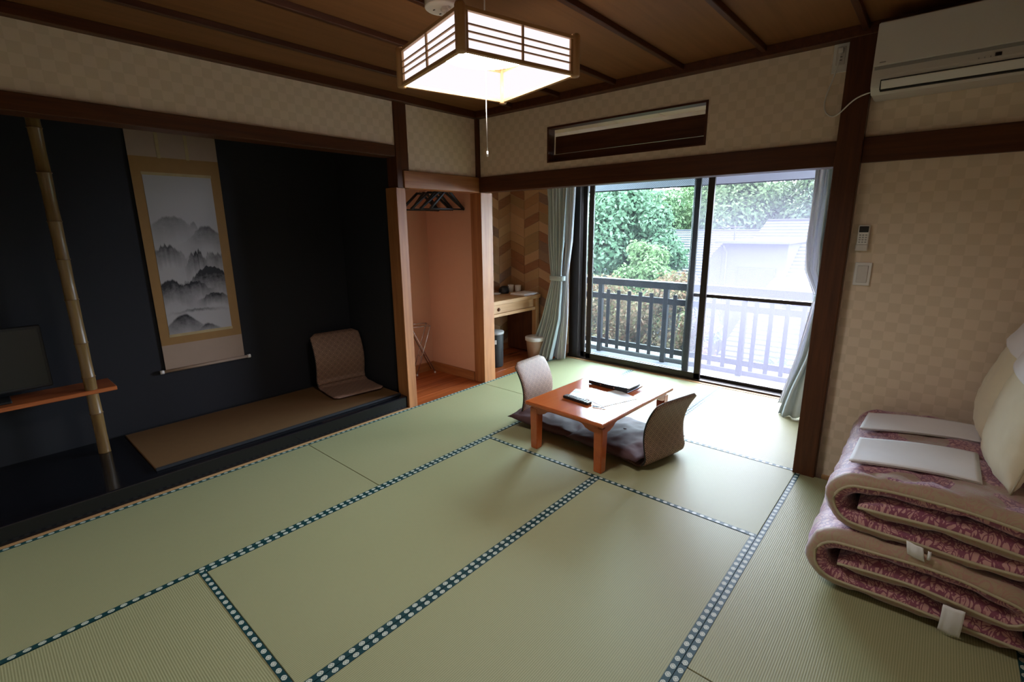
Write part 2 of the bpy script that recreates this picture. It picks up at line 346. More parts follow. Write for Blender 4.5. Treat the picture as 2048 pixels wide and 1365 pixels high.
# transom: frame, sliding board, rail
tr = st(empty('trim_transom', (-1.78, 3.20, 1.93)))
def inv(o, parent): o.matrix_parent_inverse = parent.matrix_world.inverted(); return o
def P(o, parent):   # parent an object modelled in world coordinates to a placed empty
    o.parent = parent; o.matrix_parent_inverse = (Matrix.Translation(parent.location) @ parent.rotation_euler.to_matrix().to_4x4()).inverted(); return o
P(boxes('transom_frame', [((-2.385, 3.160, 1.925), (-2.372, 3.24, 2.18)), ((-1.193, 3.160, 1.925), (-1.18, 3.24, 2.18)), ((-2.372, 3.160, 2.168), (-1.193, 3.24, 2.18)), ((-2.372, 3.160, 1.925), (-1.193, 3.24, 1.932))], 'dark_x'), tr)
P(boxes('transom_board', [((-2.36, 3.236, 1.993), (-1.2, 3.248, 2.118))], 'dark_x'), tr)
P(boxes('transom_rail', [((-2.372, 3.225, 1.932), (-1.193, 3.25, 1.988))], 'dark_x', bev=.002), tr)

# chevron wood planks on the desk alcove walls
def plankmat():
    t = NT('mixed_wood_plank'); r = t.n('ShaderNodeObjectInfo').outputs['Random']
    c = t.ramp(r, [(0, (.36, .20, .10)), (.14, (.20, .065, .025)), (.28, (.42, .26, .13)), (.42, (.30, .15, .06)), (.56, (.17, .11, .09)), (.68, (.46, .28, .16)), (.82, (.27, .17, .075)), (.93, (.13, .075, .065))], 'CONSTANT')
    g = t.noise(t.mapv(t.co(), (8, 8, 60)), 1, 3)
    t.pbr(t.mix(t.ma('MULTIPLY', g, .5), c, (.38, .22, .11, 1)), .5); return t.m
M['plank'] = plankmat()
CW, CH, SL = .213, .104, .085
def plankmesh(s, plane):
    bm = bmesh.new(); vs = []
    for d in (0, .005):
        for (a, z) in ((.0015, 0), (CW - .0015, s * SL), (CW - .0015, s * SL + CH - .003), (.0015, CH - .003)):
            vs.append(bm.verts.new((d, a, z) if plane == 'x' else (a, -d, z)))
    for f in ((0, 3, 2, 1), (4, 5, 6, 7), (0, 1, 5, 4), (1, 2, 6, 5), (2, 3, 7, 6), (3, 0, 4, 7)): bm.faces.new([vs[k] for k in f])
    bmesh.ops.recalc_face_normals(bm, faces=bm.faces); me = bpy.data.meshes.new('plank'); bm.to_mesh(me); bm.free(); me.materials.append(M['plank']); return me
wds, wde = bpy.data.objects['wall_desk_side'], bpy.data.objects['wall_desk_end']
for plane in 'xy':
    ms = [plankmesh(1, plane), plankmesh(-1, plane)]
    for c in range(5 if plane == 'x' else 4):
        s = c % 2 if plane == 'x' else (c + 1) % 2
        for k in range(-1, 19):
            o = bpy.data.objects.new('plank', ms[s]); COL.objects.link(o); z = k * CH + (SL if s == 1 else 0) + .075
            if plane == 'x': o.location = (-3.877, 4.437 - (c + 1) * CW, z); o.parent = wds
            else: o.location = (-3.877 + c * CW, 4.437, z); o.parent = wde
            if k == -1: o.location.z += .0

# ------------------------------------------------------------------ window
win = st(empty('window_1', (-1.74, 4.52, 0)))
def wbox(name, lst, m='bronze', parent=win, bev=.002): return P(boxes(name, lst, m, bev=bev), parent) if parent is win else boxes(name, lst, m, parent, bev)
wbox('window_frame', [((-3.065, 4.475, .0), (-2.935, 4.60, 2.02)), ((-.47, 4.475, 0), (-.41, 4.60, 2.02)), ((-3.065, 4.475, -.02), (-.41, 4.60, .018)), ((-3.065, 4.475, 1.96), (-.41, 4.60, 2.02))])
def sash(x0, x1, y, sw, glass, z1=1.97):
    f = wbox('sliding_sash', [((x0, y, .018), (x0 + sw, y + .025, z1)), ((x1 - sw, y, .018), (x1, y + .025, z1)), ((x0, y, .018), (x1, y + .025, .075)), ((x0, y, z1 - .05), (x1, y + .025, z1))])
    g = B('glass_pane', (x0 + sw - .003, y + .010, .07), (x1 - sw + .003, y + .014, z1 - .045), glass, f); return f
s1 = sash(-2.835, -1.565, 4.490, .058, 'wired')
h = boxes('sash_catch', [((-1.60, 4.482, .80), (-1.585, 4.490, .90))], 'blackm', s1)
sash(-2.93, -1.70, 4.530, .05, 'glass')
sc = wbox('screen_door', [((-1.775, 4.567, .018), (-1.735, 4.583, 1.97)), ((-.52, 4.567, .018), (-.47, 4.583, 1.97)), ((-1.775, 4.567, .018), (-.47, 4.583, .045)), ((-1.775, 4.567, 1.93), (-.47, 4.583, 1.97))])
boxes('middle_rail', [((-1.74, 4.563, .795), (-.50, 4.583, .826))], 'bronze', sc)
B('insect_screen', (-1.735, 4.574, .04), (-.50, 4.5745, 1.94), 'screen', sc)

# ------------------------------------------------------------------ curtains
def interp(tab, z):
    tab = sorted(tab)
    if z <= tab[0][0]: return tab[0][1:]
    for a, b in zip(tab, tab[1:]):
        if z <= b[0]:
            t = (z - a[0]) / (b[0] - a[0]); t = t * t * (3 - 2 * t) if False else t; return [p + (q - p) * t for p, q in zip(a[1:], b[1:])]
    return tab[-1][1:]
def cloth(name, tab, folds, amp, m, parent, ph=0, z0=.012, z1=1.96, seed=0):
    bm = bmesh.new(); nu, nv = folds * 10 + 1, 60
    def fn(u, v):
        z = z1 + (z0 - z1) * v; a, b, y, k = interp(tab, z)
        wv = math.sin(u * folds * 2 * PI + ph + .5 * math.sin(3 * v + u * 5 + seed)); uu = u + .012 * math.sin(u * 17 + seed + v * 2)
        return (a + (b - a) * uu + .006 * math.sin(v * 9 + u * 14), y + amp * k * wv + .012 * k * math.sin(u * 9 + v * 5 + seed), z + .01 * math.sin(u * 6 + seed) * (v > .98))
    grid(bm, fn, nu, nv); o = link(name, bm, m, None, True); P(o, parent)
    md = o.modifiers.new('thickness', 'SOLIDIFY'); md.thickness = .0025; return o
cl = tag(empty('curtain', (-3.1, 4.28, 0)), 'aqua grey drape with white lace, tied back by the desk alcove', 'curtain', None)
cloth('drape', [(1.96, -3.27, -2.985, 4.32, 1), (1.30, -3.23, -3.00, 4.31, .9), (.93, -3.185, -3.035, 4.30, .35), (.87, -3.185, -3.03, 4.30, .35), (.45, -3.29, -3.04, 4.27, .7), (.0, -3.42, -3.09, 4.19, 1)], 7, .030, 'drape', cl)
cloth('lace_curtain', [(1.96, -3.02, -2.915, 4.36, 1), (1.30, -3.03, -2.945, 4.36, .9), (.93, -3.05, -2.99, 4.35, .4), (.87, -3.05, -2.99, 4.35, .4), (.45, -3.08, -2.98, 4.33, .8), (.0, -3.14, -2.97, 4.30, 1)], 4, .018, 'lace', cl, seed=2)
def ring(name, c, rx, ry, h, m, parent, th=.004, tilt=0):
    bm = bmesh.new(); grid(bm, lambda u, v: (c[0] + rx * math.cos(2 * PI * u), c[1] + ry * math.sin(2 * PI * u), c[2] + (v - .5) * h + tilt * math.cos(2 * PI * u)), 33, 4)
    o = link(name, bm, m, None, True); P(o, parent); o.modifiers.new('t', 'SOLIDIFY').thickness = th; return o
ring('tieback', (-3.10, 4.31, .905), .098, .055, .05, 'drape', cl)
cr = tag(empty('curtain', (-.65, 4.25, 0)), 'aqua grey drape with white lace, beside the right wooden post', 'curtain', None)
cloth('drape', [(1.96, -.70, -.44, 4.30, 1), (1.30, -.69, -.46, 4.30, 1), (.93, -.655, -.47, 4.29, .5), (.87, -.655, -.47, 4.29, .5), (.45, -.70, -.44, 4.20, .8), (.2, -.76, -.44, 4.12, .9), (.0, -.79, -.43, 4.05, 1)], 5, .030, 'drape', cr, seed=4)
cloth('lace_curtain', [(1.96, -.795, -.67, 4.36, 1), (1.30, -.80, -.68, 4.36, 1), (1.1, -.78, -.68, 4.36, .8), (.93, -.70, -.62, 4.35, .5), (.87, -.695, -.62, 4.35, .5), (.45, -.76, -.64, 4.33, .8), (.0, -.85, -.66, 4.30, 1)], 4, .020, 'lace', cr, seed=6)
ring('tieback', (-.57, 4.30, .90), .12, .06, .05, 'drape', cr)
for x0, x1 in ((-3.35, -2.88), (-.85, -.41)): pass
crl = tag(empty('curtain_rail', (-1.9, 4.33, 1.98)), 'white curtain rail above the sliding window', 'curtain rail')
bm = bmesh.new(); box(bm, (-3.45, 4.30, 1.975), (-.41, 4.325, 1.99)); box(bm, (-3.45, 4.35, 1.975), (-.41, 4.37, 1.99)); P(link('rail', bm, 'offwhite'), crl)

# ------------------------------------------------------------------ alcove: mat, bamboo, shelf, scroll, television
am = tag(empty('alcove_mat', (-3.57, 1.42, .10)), 'brown rush mat lying on the black lacquered alcove platform', 'mat')
P(B('rush_surface', (-3.965, .575, .101), (-3.215, 2.275, .114), 'tat_g', bev=.003), am)
for a in ((-3.965, -3.945), (-3.235, -3.215)): P(B('dark_edging', (a[0] - .001, .574, .1005), (a[1] + .001, 2.276, .1155), 'navy', bev=.002), am)
bp = tag(empty('bamboo_pole', (-3.775, .437, .10)), 'upright bamboo pole between alcove platform and lintel', 'pole')
bm = bmesh.new(); pts, rs = [], []; z = .10; nodes = []
while z < 2.24:
    nz = min(z + .235 + .03 * math.sin(z * 9), 2.245); nodes.append(nz)
    pts += [(-3.775, .437, z + .006), (-3.775, .437, (z + nz) / 2), (-3.775, .437, nz - .006), (-3.775, .437, nz)]; rs += [.031, .0295, .031, .0335]; z = nz
tube(bm, [(-3.775, .437, .10)] + pts, [.032] + rs, 14); P(link('culm', bm, 'bamboo', None, True), bp)
for nz in nodes[:-1]:
    bm = bmesh.new(); tube(bm, [(-3.775, .437, nz - .002), (-3.775, .437, nz + .003)], .0345, 14); P(link('node_ring', bm, 'bnode', None, True), bp)
sh = tag(empty('wall_shelf', (-3.87, .1, .49)), 'reddish wooden shelf board crossing behind the bamboo pole', 'shelf')
P(B('board', (-3.998, YF + .001, .487), (-3.742, .555, .512), 'shelfw', bev=.003), sh)
tv = tag(empty('television', (-3.86, -.05, .512)), 'black flat television standing on the alcove shelf', 'television')
P(B('casing', (-3.895, -.36, .56), (-3.855, .285, .925), 'blackm', bev=.008, seg=2), tv)
P(B('screen', (-3.857, -.345, .578), (-3.853, .27, .91), 'black', bev=.001), tv)
P(B('stand_foot', (-3.95, -.2, .513), (-3.80, .10, .525), 'blackm', bev=.004), tv); P(B('stand_neck', (-3.89, -.09, .52), (-3.865, -.0, .57), 'blackm', bev=.004), tv)
# hanging scroll
def scrollmat():
    t = NT('ink_landscape_print'); x = t.xyz(t.co()); y = t.n('ShaderNodeMapRange', {'Value': x.outputs[1], 'From Min': .929, 'From Max': 1.331}).outputs[0]; z = t.n('ShaderNodeMapRange', {'Value': x.outputs[2], 'From Min': .735, 'From Max': 1.805}).outputs[0]
    v2 = t.n('ShaderNodeCombineXYZ', {0: y, 1: t.ma('MULTIPLY', z, 2.6), 2: 0.0}).outputs[0]
    n1 = t.noise(v2, 2.2, 6, .6, .6); n2 = t.noise(v2, 9, 6, .75); n3 = t.noise(v2, 2.6, 4, .55)
    def ridge(cy, a, base, H, na, fr, soft, dark, sd):
        nn = t.n('ShaderNodeTexNoise', {'Vector': t.n('ShaderNodeCombineXYZ', {0: t.ma('MULTIPLY', y, fr), 1: sd, 2: 0.0}).outputs[0], 'Scale': 1.0, 'Detail': 5.0, 'Roughness': .62}).outputs[0]
        dy = t.ma('DIVIDE', t.ma('SUBTRACT', y, cy), a); ex = t.ma('POWER', 2.718, t.ma('MULTIPLY', -1.0, t.ma('MULTIPLY', dy, dy)))
        h = t.ma('ADD', t.ma('ADD', base, t.ma('MULTIPLY', ex, H)), t.ma('MULTIPLY', t.ma('SUBTRACT', nn, .5), na * 2)); d = t.ma('SUBTRACT', h, z)
        up = t.n('ShaderNodeMapRange', {'Value': d, 'From Min': 0.0, 'From Max': .014}).outputs[0]
        dn = t.n('ShaderNodeMapRange', {'Value': d, 'From Min': .01, 'From Max': soft, 'To Min': 1.0, 'To Max': 0.0}).outputs[0]
        return t.ma('MULTIPLY', t.ma('MULTIPLY', t.ma('MULTIPLY', up, dn), ex), t.ma('MULTIPLY', dark, t.ma('ADD', .30, t.ma('MULTIPLY', n2, 1.25))))
    k = None
    for q, a in enumerate(((.28, .32, .64, .13, .05, 4, .17, .60), (.82, .26, .58, .12, .05, 5, .16, .85), (.62, .07, .66, .07, .05, 9, .08, .55), (.16, .24, .49, .09, .09, 15, .14, 1.0), (.60, .17, .44, .10, .10, 15, .16, 1.15),
                           (.90, .18, .46, .07, .08, 14, .15, .8), (.78, .38, .28, .15, .06, 8, .19, 1.5), (.12, .30, .24, .12, .05, 8, .17, 1.35), (.48, .30, .27, .07, .05, 8, .13, 1.2), (.80, .24, .19, .07, .04, 8, .09, 1.3), (.50, .32, .145, .015, .02, 10, .03, .9), (.25, .28, .01, .12, .02, 4, .15, 1.15), (.62, .2, -.01, .06, .02, 6, .07, 1.0))):
        g = ridge(*a, 1.7 + 3.1 * q); k = g if k is None else t.ma('MAXIMUM', k, g)
    k = t.ma('MINIMUM', k, 1.0)
    c = t.mix(k, (.30, .28, .275, 1), (.010, .0095, .011, 1))
    t.pbr(c, .8); return t.m
M['ink'] = scrollmat()
M['mount'] = plain('ochre_silk_mount', (.215, .110, .024), .7, .08); M['scrollp'] = plain('beige_silk', (.27, .19, .135), .75, .05); M['gold'] = plain('pale_gold_brocade', (.30, .22, .10), .6, .25)
scr = tag(empty('hanging_scroll', (-3.97, 1.14, .48)), 'hanging scroll with ink mountain landscape on ochre silk mount', 'scroll')
X0 = -3.985
def sp(name, y0, y1, z0, z1, m, d, th=.0015): return P(B(name, (X0 + d, y0, z0), (X0 + d + th, y1, z1), m), scr)
sp('upper_silk', .872, 1.392, 1.915, 2.22, 'scrollp', 0); sp('silk_mount', .872, 1.392, .665, 1.917, 'mount', .0005); sp('lower_silk', .872, 1.392, .49, .667, 'scrollp', 0)
sp('painting', .929, 1.331, .735, 1.805, 'ink', .0025); sp('gold_strip', .925, 1.335, 1.803, 1.822, 'gold', .0028); sp('gold_strip', .925, 1.335, .718, .737, 'gold', .0028)
sp('hanging_ribbon', 1.030, 1.050, 1.912, 2.22, 'gold', .003); sp('hanging_ribbon', 1.196, 1.216, 1.912, 2.22, 'gold', .003)
bm = bmesh.new(); tube(bm, [(X0 + .012, .855, .485), (X0 + .012, 1.408, .485)], .011, 14); P(link('roller', bm, 'scrollp', None, True), scr)
for y in (.835, 1.408):
    bm = bmesh.new(); tube(bm, [(X0 + .012, y, .485), (X0 + .012, y + .022, .485)], .0135, 14); P(link('roller_knob', bm, 'offwhite', None, True), scr)

# ------------------------------------------------------------------ legless chairs
def arc(cx, cz, r, a0, a1, n): return [(cx + r * math.cos(a0 + (a1 - a0) * k / n), cz + r * math.sin(a0 + (a1 - a0) * k / n)) for k in range(n + 1)]
def make_zaisu(label, loc, rz, group=None, seat=.36, w=.41, hgt=.45):
    # local: faces +X, back at x=0; profile (x,z) from seat front to top of back
    c = tag(empty('legless_chair', loc, rz), label, 'chair', group)
    t = .011
    seatp = [(seat - seat * .82 * k / 10, .012 + .002 * math.sin(k)) for k in range(11)]
    bend = arc(.065, .085, .073, -PI / 2, -PI + .05, 7)[1:]
    x0, z0 = bend[-1]; back = []
    for k in range(1, 15):
        q = k / 14; back.append((x0 + .034 * math.sin(q * PI * .95) * 1.0 - .085 * q ** 2.2, z0 + (hgt - z0) * q))
    def slab(name, prof, th, m, r0, r1, uvo, off=0.0):
        bm = bmesh.new(); uvl = bm.loops.layers.uv.verify(); n = len(prof); L = [0]
        for a, b in zip(prof, prof[1:]): L.append(L[-1] + math.hypot(b[0] - a[0], b[1] - a[1]))
        J = 13; fr, bk = [], []
        for i, (x, z) in enumerate(prof):
            a, b = prof[max(i - 1, 0)], prof[min(i + 1, n - 1)]; tx, tz = b[0] - a[0], b[1] - a[1]; l = math.hypot(tx, tz); nx, nz_ = tz / l, -tx / l
            d0, d1 = L[i], L[-1] - L[i]; hw = w / 2
            for d, r in ((d0, r0), (d1, r1)):
                if r and d < r: hw = min(hw, w / 2 - r + math.sqrt(max(0, r * r - (r - d) ** 2)))
            F, K = [], []
            for j in range(J):
                s = -1 + 2 * j / (J - 1); s = math.sin(s * PI / 2); e = math.sqrt(max(0, 1 - s ** 8)); e2 = min(1, max(.25, min(d0, d1) / .015)) if (r0 or r1) else 1
                y = s * hw; hh = th / 2 * (.3 + .7 * e) * e2
                F.append((x - nx * (hh + off), y, z - nz_ * (hh + off))); K.append((x + nx * (hh - off), y, z + nz_ * (hh - off)))
            fr.append(F); bk.append(K)
        VF = [[bm.verts.new(p) for p in r] for r in fr]; VB = [[bm.verts.new(p) for p in r] for r in bk]
        def quad(a, b, c, d, uvs):
            f = bm.faces.new((a, b, c, d)); f.smooth = True
            for lp, uv in zip(f.loops, uvs): lp[uvl].uv = uv
        for i in range(n - 1):
            for j in range(J - 1):
                uv = [(L[i] + uvo, fr[i][j][1]), (L[i] + uvo, fr[i][j + 1][1]), (L[i + 1] + uvo, fr[i + 1][j + 1][1]), (L[i + 1] + uvo, fr[i + 1][j][1])]
                quad(VF[i][j], VF[i][j + 1], VF[i + 1][j + 1], VF[i + 1][j], uv); quad(VB[i][j + 1], VB[i][j], VB[i + 1][j], VB[i + 1][j + 1], [uv[1], uv[0], uv[3], uv[2]])
            for j in (0, J - 1): quad(VF[i][j], VF[i + 1][j], VB[i + 1][j], VB[i][j], [(0.02, 0)] * 4)
        for i in (0, n - 1):
            for j in range(J - 1): quad(VF[i][j], VF[i][j + 1], VB[i][j + 1], VB[i][j], [(0.02, 0)] * 4)
        bmesh.ops.recalc_face_normals(bm, faces=bm.faces); return link(name, bm, m, c)
    slab('seat', seatp + bend[:4], .020, 'brocade' if True else 'mauve', .03, 0, 0)
    slab('backrest', bend[3:] + back, .028, 'brocade', 0, .05, .03)
    tz_ = [(x - .0, z) for x, z in (bend[2:] + back[:-1])]
    for s in (-1, 1):
        bm = bmesh.new()
        tube(bm, [(x + .0, s * (w / 2 - .003 - (.03 if i > len(tz_) - 2 else 0)), z) for i, (x, z) in enumerate(tz_)], .006, 6)
        link('edge_piping', bm, 'blackm', c, True)
    return c
make_zaisu('brown brocade legless chair standing inside the dark alcove', (-3.80, 2.085, .117), math.radians(-7), seat=.37, w=.43, hgt=.465)
make_zaisu('brown brocade legless chair at the left of the low table, near the curtain', (-2.205, 2.815, .002), math.radians(2), seat=.40, w=.375, hgt=.455)
make_zaisu('brown brocade legless chair seen from behind, right of the low table', (-1.125, 2.722, .002), math.radians(180 - 14), seat=.40, w=.375, hgt=.455)

# floor cushions
def pillow(name, size, th, m, parent, nx=26, ny=26, crease=.0, pw=.42, seed=0, wr=.004):
    bm = bmesh.new(); V = {}
    for sgn in (1, -1):
        for i in range(nx + 1):
            for j in range(ny + 1):
                a, b = -1 + 2 * i / nx, -1 + 2 * j / ny
                if sgn == -1 and (i in (0, nx) or j in (0, ny)): V[(sgn, i, j)] = V[(1, i, j)]; continue
                h = (max(0, (1 - a * a)) * max(0, (1 - b * b))) ** pw
                pin = 1 - .06 * (1 - (a * b) ** 2) * (abs(a) ** 6 + abs(b) ** 6) * .6
                wv = wr * noise.noise(Vector((a * 3 + seed, b * 3, sgn * 2.0))) + wr * .6 * noise.noise(Vector((a * 9 + seed, b * 7, sgn)))
                V[(sgn, i, j)] = bm.verts.new((a * size[0] / 2 * pin, b * size[1] / 2 * pin, sgn * th / 2 * h + wv * (h > .05)))
    for sgn in (1, -1):
        for i in range(nx):
            for j in range(ny):
                q = [V[(sgn, i, j)], V[(sgn, i + 1, j)], V[(sgn, i + 1, j + 1)], V[(sgn, i, j + 1)]]
                f = bm.faces.new(q if sgn == 1 else q[::-1]); f.smooth = True
    o = link(name, bm, m, parent); return o
def zabuton(label, loc, rz, tx=0, ty=0, seed=0):
    c = tag(empty('floor_cushion', loc, rz), label, 'cushion'); p = pillow('cover', (.57, .56), .10, 'mauve', c, pw=.36, seed=seed, wr=.012); p.rotation_euler = (tx, ty, 0)
    bm = bmesh.new(); lathe(bm, [(.004, 0), (.012, .003), (.004, .007)], (0, 0, .052), 10); k = link('centre_tuft', bm, 'mauve', c, True)
    return c
zabuton('mauve brown floor cushion at the curtain side under the low table', (-2.00, 2.83, .062), math.radians(4), 0, .05, 1)
zabuton('mauve brown floor cushion at the post side under the low table', (-1.44, 2.80, .062), math.radians(-8), 0, -.04, 5)

# low table
tb = tag(empty('low_table', (-1.61, 2.772, 0), math.radians(-2.2)), 'low orange-brown lacquered wooden table on four short legs', 'table')
HX, HY, TZ = .302, .452, .335
bm = bmesh.new(); box(bm, (-HX, -HY, TZ - .026), (HX, HY, TZ), .007, seg=3); link('tabletop', bm, 'tablew', tb)
for sx in (-1, 1):
    for sy in (-1, 1):
        bm = bmesh.new(); cx, cy = sx * (HX - .052), sy * (HY - .058)
        r = bmesh.ops.create_cube(bm, size=1, matrix=Matrix.Translation((cx, cy, .145)) @ Matrix.Diagonal((.062, .062, .29, 1)))
        for v in r['verts']:
            if v.co.z < .1: v.co.x = cx + (v.co.x - cx) * .86; v.co.y = cy + (v.co.y - cy) * .86
        bmesh.ops.bevel(bm, geom=list(bm.edges), offset=.004, segments=2, affect='EDGES'); link('leg', bm, 'tablew', tb)
def bracket(ax, sx, sy):
    # curved corner bracket hanging under the top beside a leg
    prof = [(0, 0), (.15, 0), (.15, -.012), (.115, -.020), (.09, -.040), (.055, -.052), (0, -.055)]; bm = bmesh.new(); th = .018
    cx, cy = sx * (HX - .052), sy * (HY - .058); A, Bv = [], []
    for p, q in prof:
        if ax == 'x': A.append(bm.verts.new((cx - sx * p, cy + sy * .02 - th / 2, TZ - .026 + q))); Bv.append(bm.verts.new((cx - sx * p, cy + sy * .02 + th / 2, TZ - .026 + q)))
        else: A.append(bm.verts.new((cx + sx * .02 - th / 2, cy - sy * p, TZ - .026 + q))); Bv.append(bm.verts.new((cx + sx * .02 + th / 2, cy - sy * p, TZ - .026 + q)))
    n = len(prof); bm.faces.new(A); bm.faces.new(Bv[::-1])
    for k in range(n): bm.faces.new((A[k], A[(k + 1) % n], Bv[(k + 1) % n], Bv[k]))
    bmesh.ops.recalc_face_normals(bm, faces=bm.faces); link('corner_bracket', bm, 'tablew', tb)
for sx in (-1, 1):
    for sy in (-1, 1): bracket('x', sx, sy); bracket('y', sx, sy)
link('apron', (lambda bm: (box(bm, (-HX + .03, -HY + .035, TZ - .044), (HX - .03, -HY + .052, TZ - .026)), box(bm, (-HX + .03, HY - .052, TZ - .044), (HX - .03, HY - .035, TZ - .026)), box(bm, (-HX + .03, -HY + .05, TZ - .044), (-HX + .047, HY - .05, TZ - .026)), box(bm, (HX - .047, -HY + .05, TZ - .044), (HX - .03, HY - .05, TZ - .026)), bm)[-1])(bmesh.new()), 'tablew', tb)
# things on the table
def onobj(name, label, cat, loc, rz): return tag(empty(name, loc, rz), label, cat)
rm = onobj('remote_control', 'black television remote lying on the low table', 'remote', (-1.66, 2.545, TZ + .0005), math.radians(-6))
bm = bmesh.new(); box(bm, (-.105, -.024, 0), (.105, .024, .018), .006, seg=3); link('body', bm, 'black', rm)
for i in range(9):
    for j in range(3):
        if (i, j) in ((4, 0), (4, 2)): continue
        bm = bmesh.new(); lathe(bm, [(.0045, 0), (.0045, .002), (.003, .003)], (-.085 + i * .021, -.014 + j * .014, .0178), 8); link('button', bm, 'grey', rm)
fo = onobj('folder', 'black plastic ring folder lying on the low table', 'folder', (-1.625, 3.0, TZ + .004), math.radians(-3))
link('back_cover', (lambda bm: box(bm, (-.16, -.11, 0), (.155, .115, .003), .001))(bmesh.new()), 'black', fo)
link('front_cover', (lambda bm: box(bm, (-.16, -.11, .0225), (.165, .115, .0255), .001, rot=Matrix.Rotation(-.05, 3, 'Y')))(bmesh.new()), 'black', fo)
link('spine', (lambda bm: box(bm, (-.163, -.112, .0), (.155, -.108, .026), .001))(bmesh.new()), 'black', fo)
link('paper_stack', (lambda bm: box(bm, (-.13, -.10, .004), (.13, .105, .014)))(bmesh.new()), 'paperw', fo)
for xx in (-.06, .05): link('spine_ring', (lambda bm: lathe(bm, [(.006, -.001), (.006, .001)], (xx, 0, 0), 10))(bmesh.new()), 'chrome', fo).matrix_local = Matrix.Translation((0, -.114, .013)) @ Matrix.Rotation(PI / 2, 4, 'X')
def flyer():
    t = NT('leaflet_print'); n = t.noise(t.co(), 22, 5, .7); t.pbr(t.ramp(n, [(.46, (.75, .75, .76)), (.58, (.25, .26, .32)), (.66, (.6, .6, .62))]), .35); return t.m
M['flyer'] = flyer()
lf = B('leaflet', (-.085, -.085, 0), (.085, .085, .0008), 'flyer'); lf.location = (-1.70, 2.68, TZ + .0006); lf.rotation_euler = (0, 0, .25); tag(lf, 'printed leaflet lying behind the television remote', 'leaflet')
lf = B('paper_sheet', (-.105, -.148, 0), (.105, .148, .0008), 'paperw'); lf.location = (-1.52, 2.73, TZ + .0018); lf.rotation_euler = (0, 0, -.35); tag(lf, 'plain white paper sheet on the low table right of the leaflet', 'paper')
pn = onobj('pen', 'thin pen lying to the right of the television remote', 'pen', (-1.475, 2.53, TZ + .005), math.radians(12))
bm = bmesh.new(); tube(bm, [(-.04, 0, 0), (.03, 0, 0), (.042, 0, 0)], [.0035, .0035, .001], 8); link('barrel', bm, 'chrome', pn, True); bm = bmesh.new(); tube(bm, [(-.055, 0, 0), (-.015, 0, 0)], .0042, 8); link('cap', bm, 'black', pn, True)

# ------------------------------------------------------------------ pendant lamp
LC = Vector((-1.43, 1.497, 2.0)); LR = math.radians(-14.2); LH, LHT = .243, .132
lp = tag(empty('pendant_lamp', LC, LR), 'lit square wooden lattice lamp hanging from the ceiling', 'lamp')
def lb(name, lst, m, bev=.0015): return boxes(name, lst, m, lp, bev)
for sx in (-1, 1):
    for sy in (-1, 1):
        bm = bmesh.new(); lathe(bm, [(.0155, -.004), (.018, 0), (.018, LHT), (.014, LHT + .008)], (sx * LH, sy * LH, 0), 14); link('corner_post', bm, 'pale_z', lp, True)
for k, (ax, s) in enumerate((('x', -1), ('x', 1), ('y', -1), ('y', 1))):
    def bar(name, a0, a1, z0, z1, d0, d1, m):
        lo, hi = (a0, min(s * d0, s * d1), z0), (a1, max(s * d0, s * d1), z1)
        if ax == 'y': lo, hi = (lo[1], lo[0], lo[2]), (hi[1], hi[0], hi[2])
        return B(name, lo, hi, m, lp, bev=.001)
    e = LH - .014
    bar('bottom_rail', -e, e, 0, .012, LH - .008, LH + .008, 'pale_' + ax); bar('top_rail', -e, e, LHT - .012, LHT, LH - .008, LH + .008, 'pale_' + ax)
    bar('side_strip', -e, -e + .012, .012, LHT - .012, LH - .004, LH + .006, 'pale_z'); bar('side_strip', e - .012, e, .012, LHT - .012, LH - .004, LH + .006, 'pale_z')
    for zz in (.040, .062, .084): bar('slat', -e, e, zz - .0022, zz + .0022, LH - .002, LH + .006, 'pale_' + ax)
    bar('mullion', -.004, .004, .012, LHT - .012, LH - .001, LH + .0065, 'pale_z')
    bar('shade_panel', -e, e, .008, LHT - .006, LH - .007, LH - .004, 'lampshade')
bm = bmesh.new(); lathe(bm, [(.02, .096), (.165, .088), (.178, .096), (.178, .112), (.15, .122)], (0, 0, 0), 40); link('round_diffuser', bm, 'lampdisc', lp, True)
bm = bmesh.new(); lathe(bm, [(.02, .076), (.042, .080), (.045, .094)], (0, 0, 0), 24); link('centre_boss', bm, 'lamptube', lp, True)
bm = bmesh.new(); lathe(bm, [(.186, .122), (.190, .124), (.188, .129), (.05, .136)], (0, 0, 0), 36); link('reflector', bm, 'white', lp, True)
for q in (-.12, .12): link('cross_bar', (lambda bm: box(bm, (-LH + .01, q - .008, LHT - .003), (LH - .01, q + .008, LHT + .003)))(bmesh.new()), 'pale_x', lp)
bm = bmesh.new(); tube(bm, [(0, 0, LHT), (.001, .002, .384)], .0028, 8); link('suspension_wire', bm, 'white', lp, True)
bm = bmesh.new(); tube(bm, [(0, 0, .078), (.001, 0, -.1), (.002, .001, -.255)], .0019, 6); tube(bm, [(.002, .001, -.255), (.002, .001, -.275)], .004, 6); link('pull_cord', bm, 'white', lp, True)
rs = tag(empty('ceiling_rose', (-1.665, 1.50, 2.385)), 'white round ceiling rose with socket beside the pendant lamp', 'ceiling rose')
bm = bmesh.new(); lathe(bm, [(.068, -.075), (.072, -.072), (.072, 0)], (-1.665, 1.50, 2.386), 32); P(link('housing', bm, 'white', None), rs)
bm = bmesh.new(); lathe(bm, [(.012, -.092), (.018, -.088), (.018, -.074)], (-1.645, 1.50, 2.386), 14); box(bm, (-1.668, 1.49, 2.300), (-1.622, 1.51, 2.312), .002); P(link('socket', bm, 'offwhite', None), rs)
P(B('slot', (-1.70, 1.478, 2.309), (-1.69, 1.482, 2.3115), 'blackm'), rs); P(B('slot', (-1.71, 1.52, 2.309), (-1.70, 1.524, 2.3115), 'blackm'), rs)
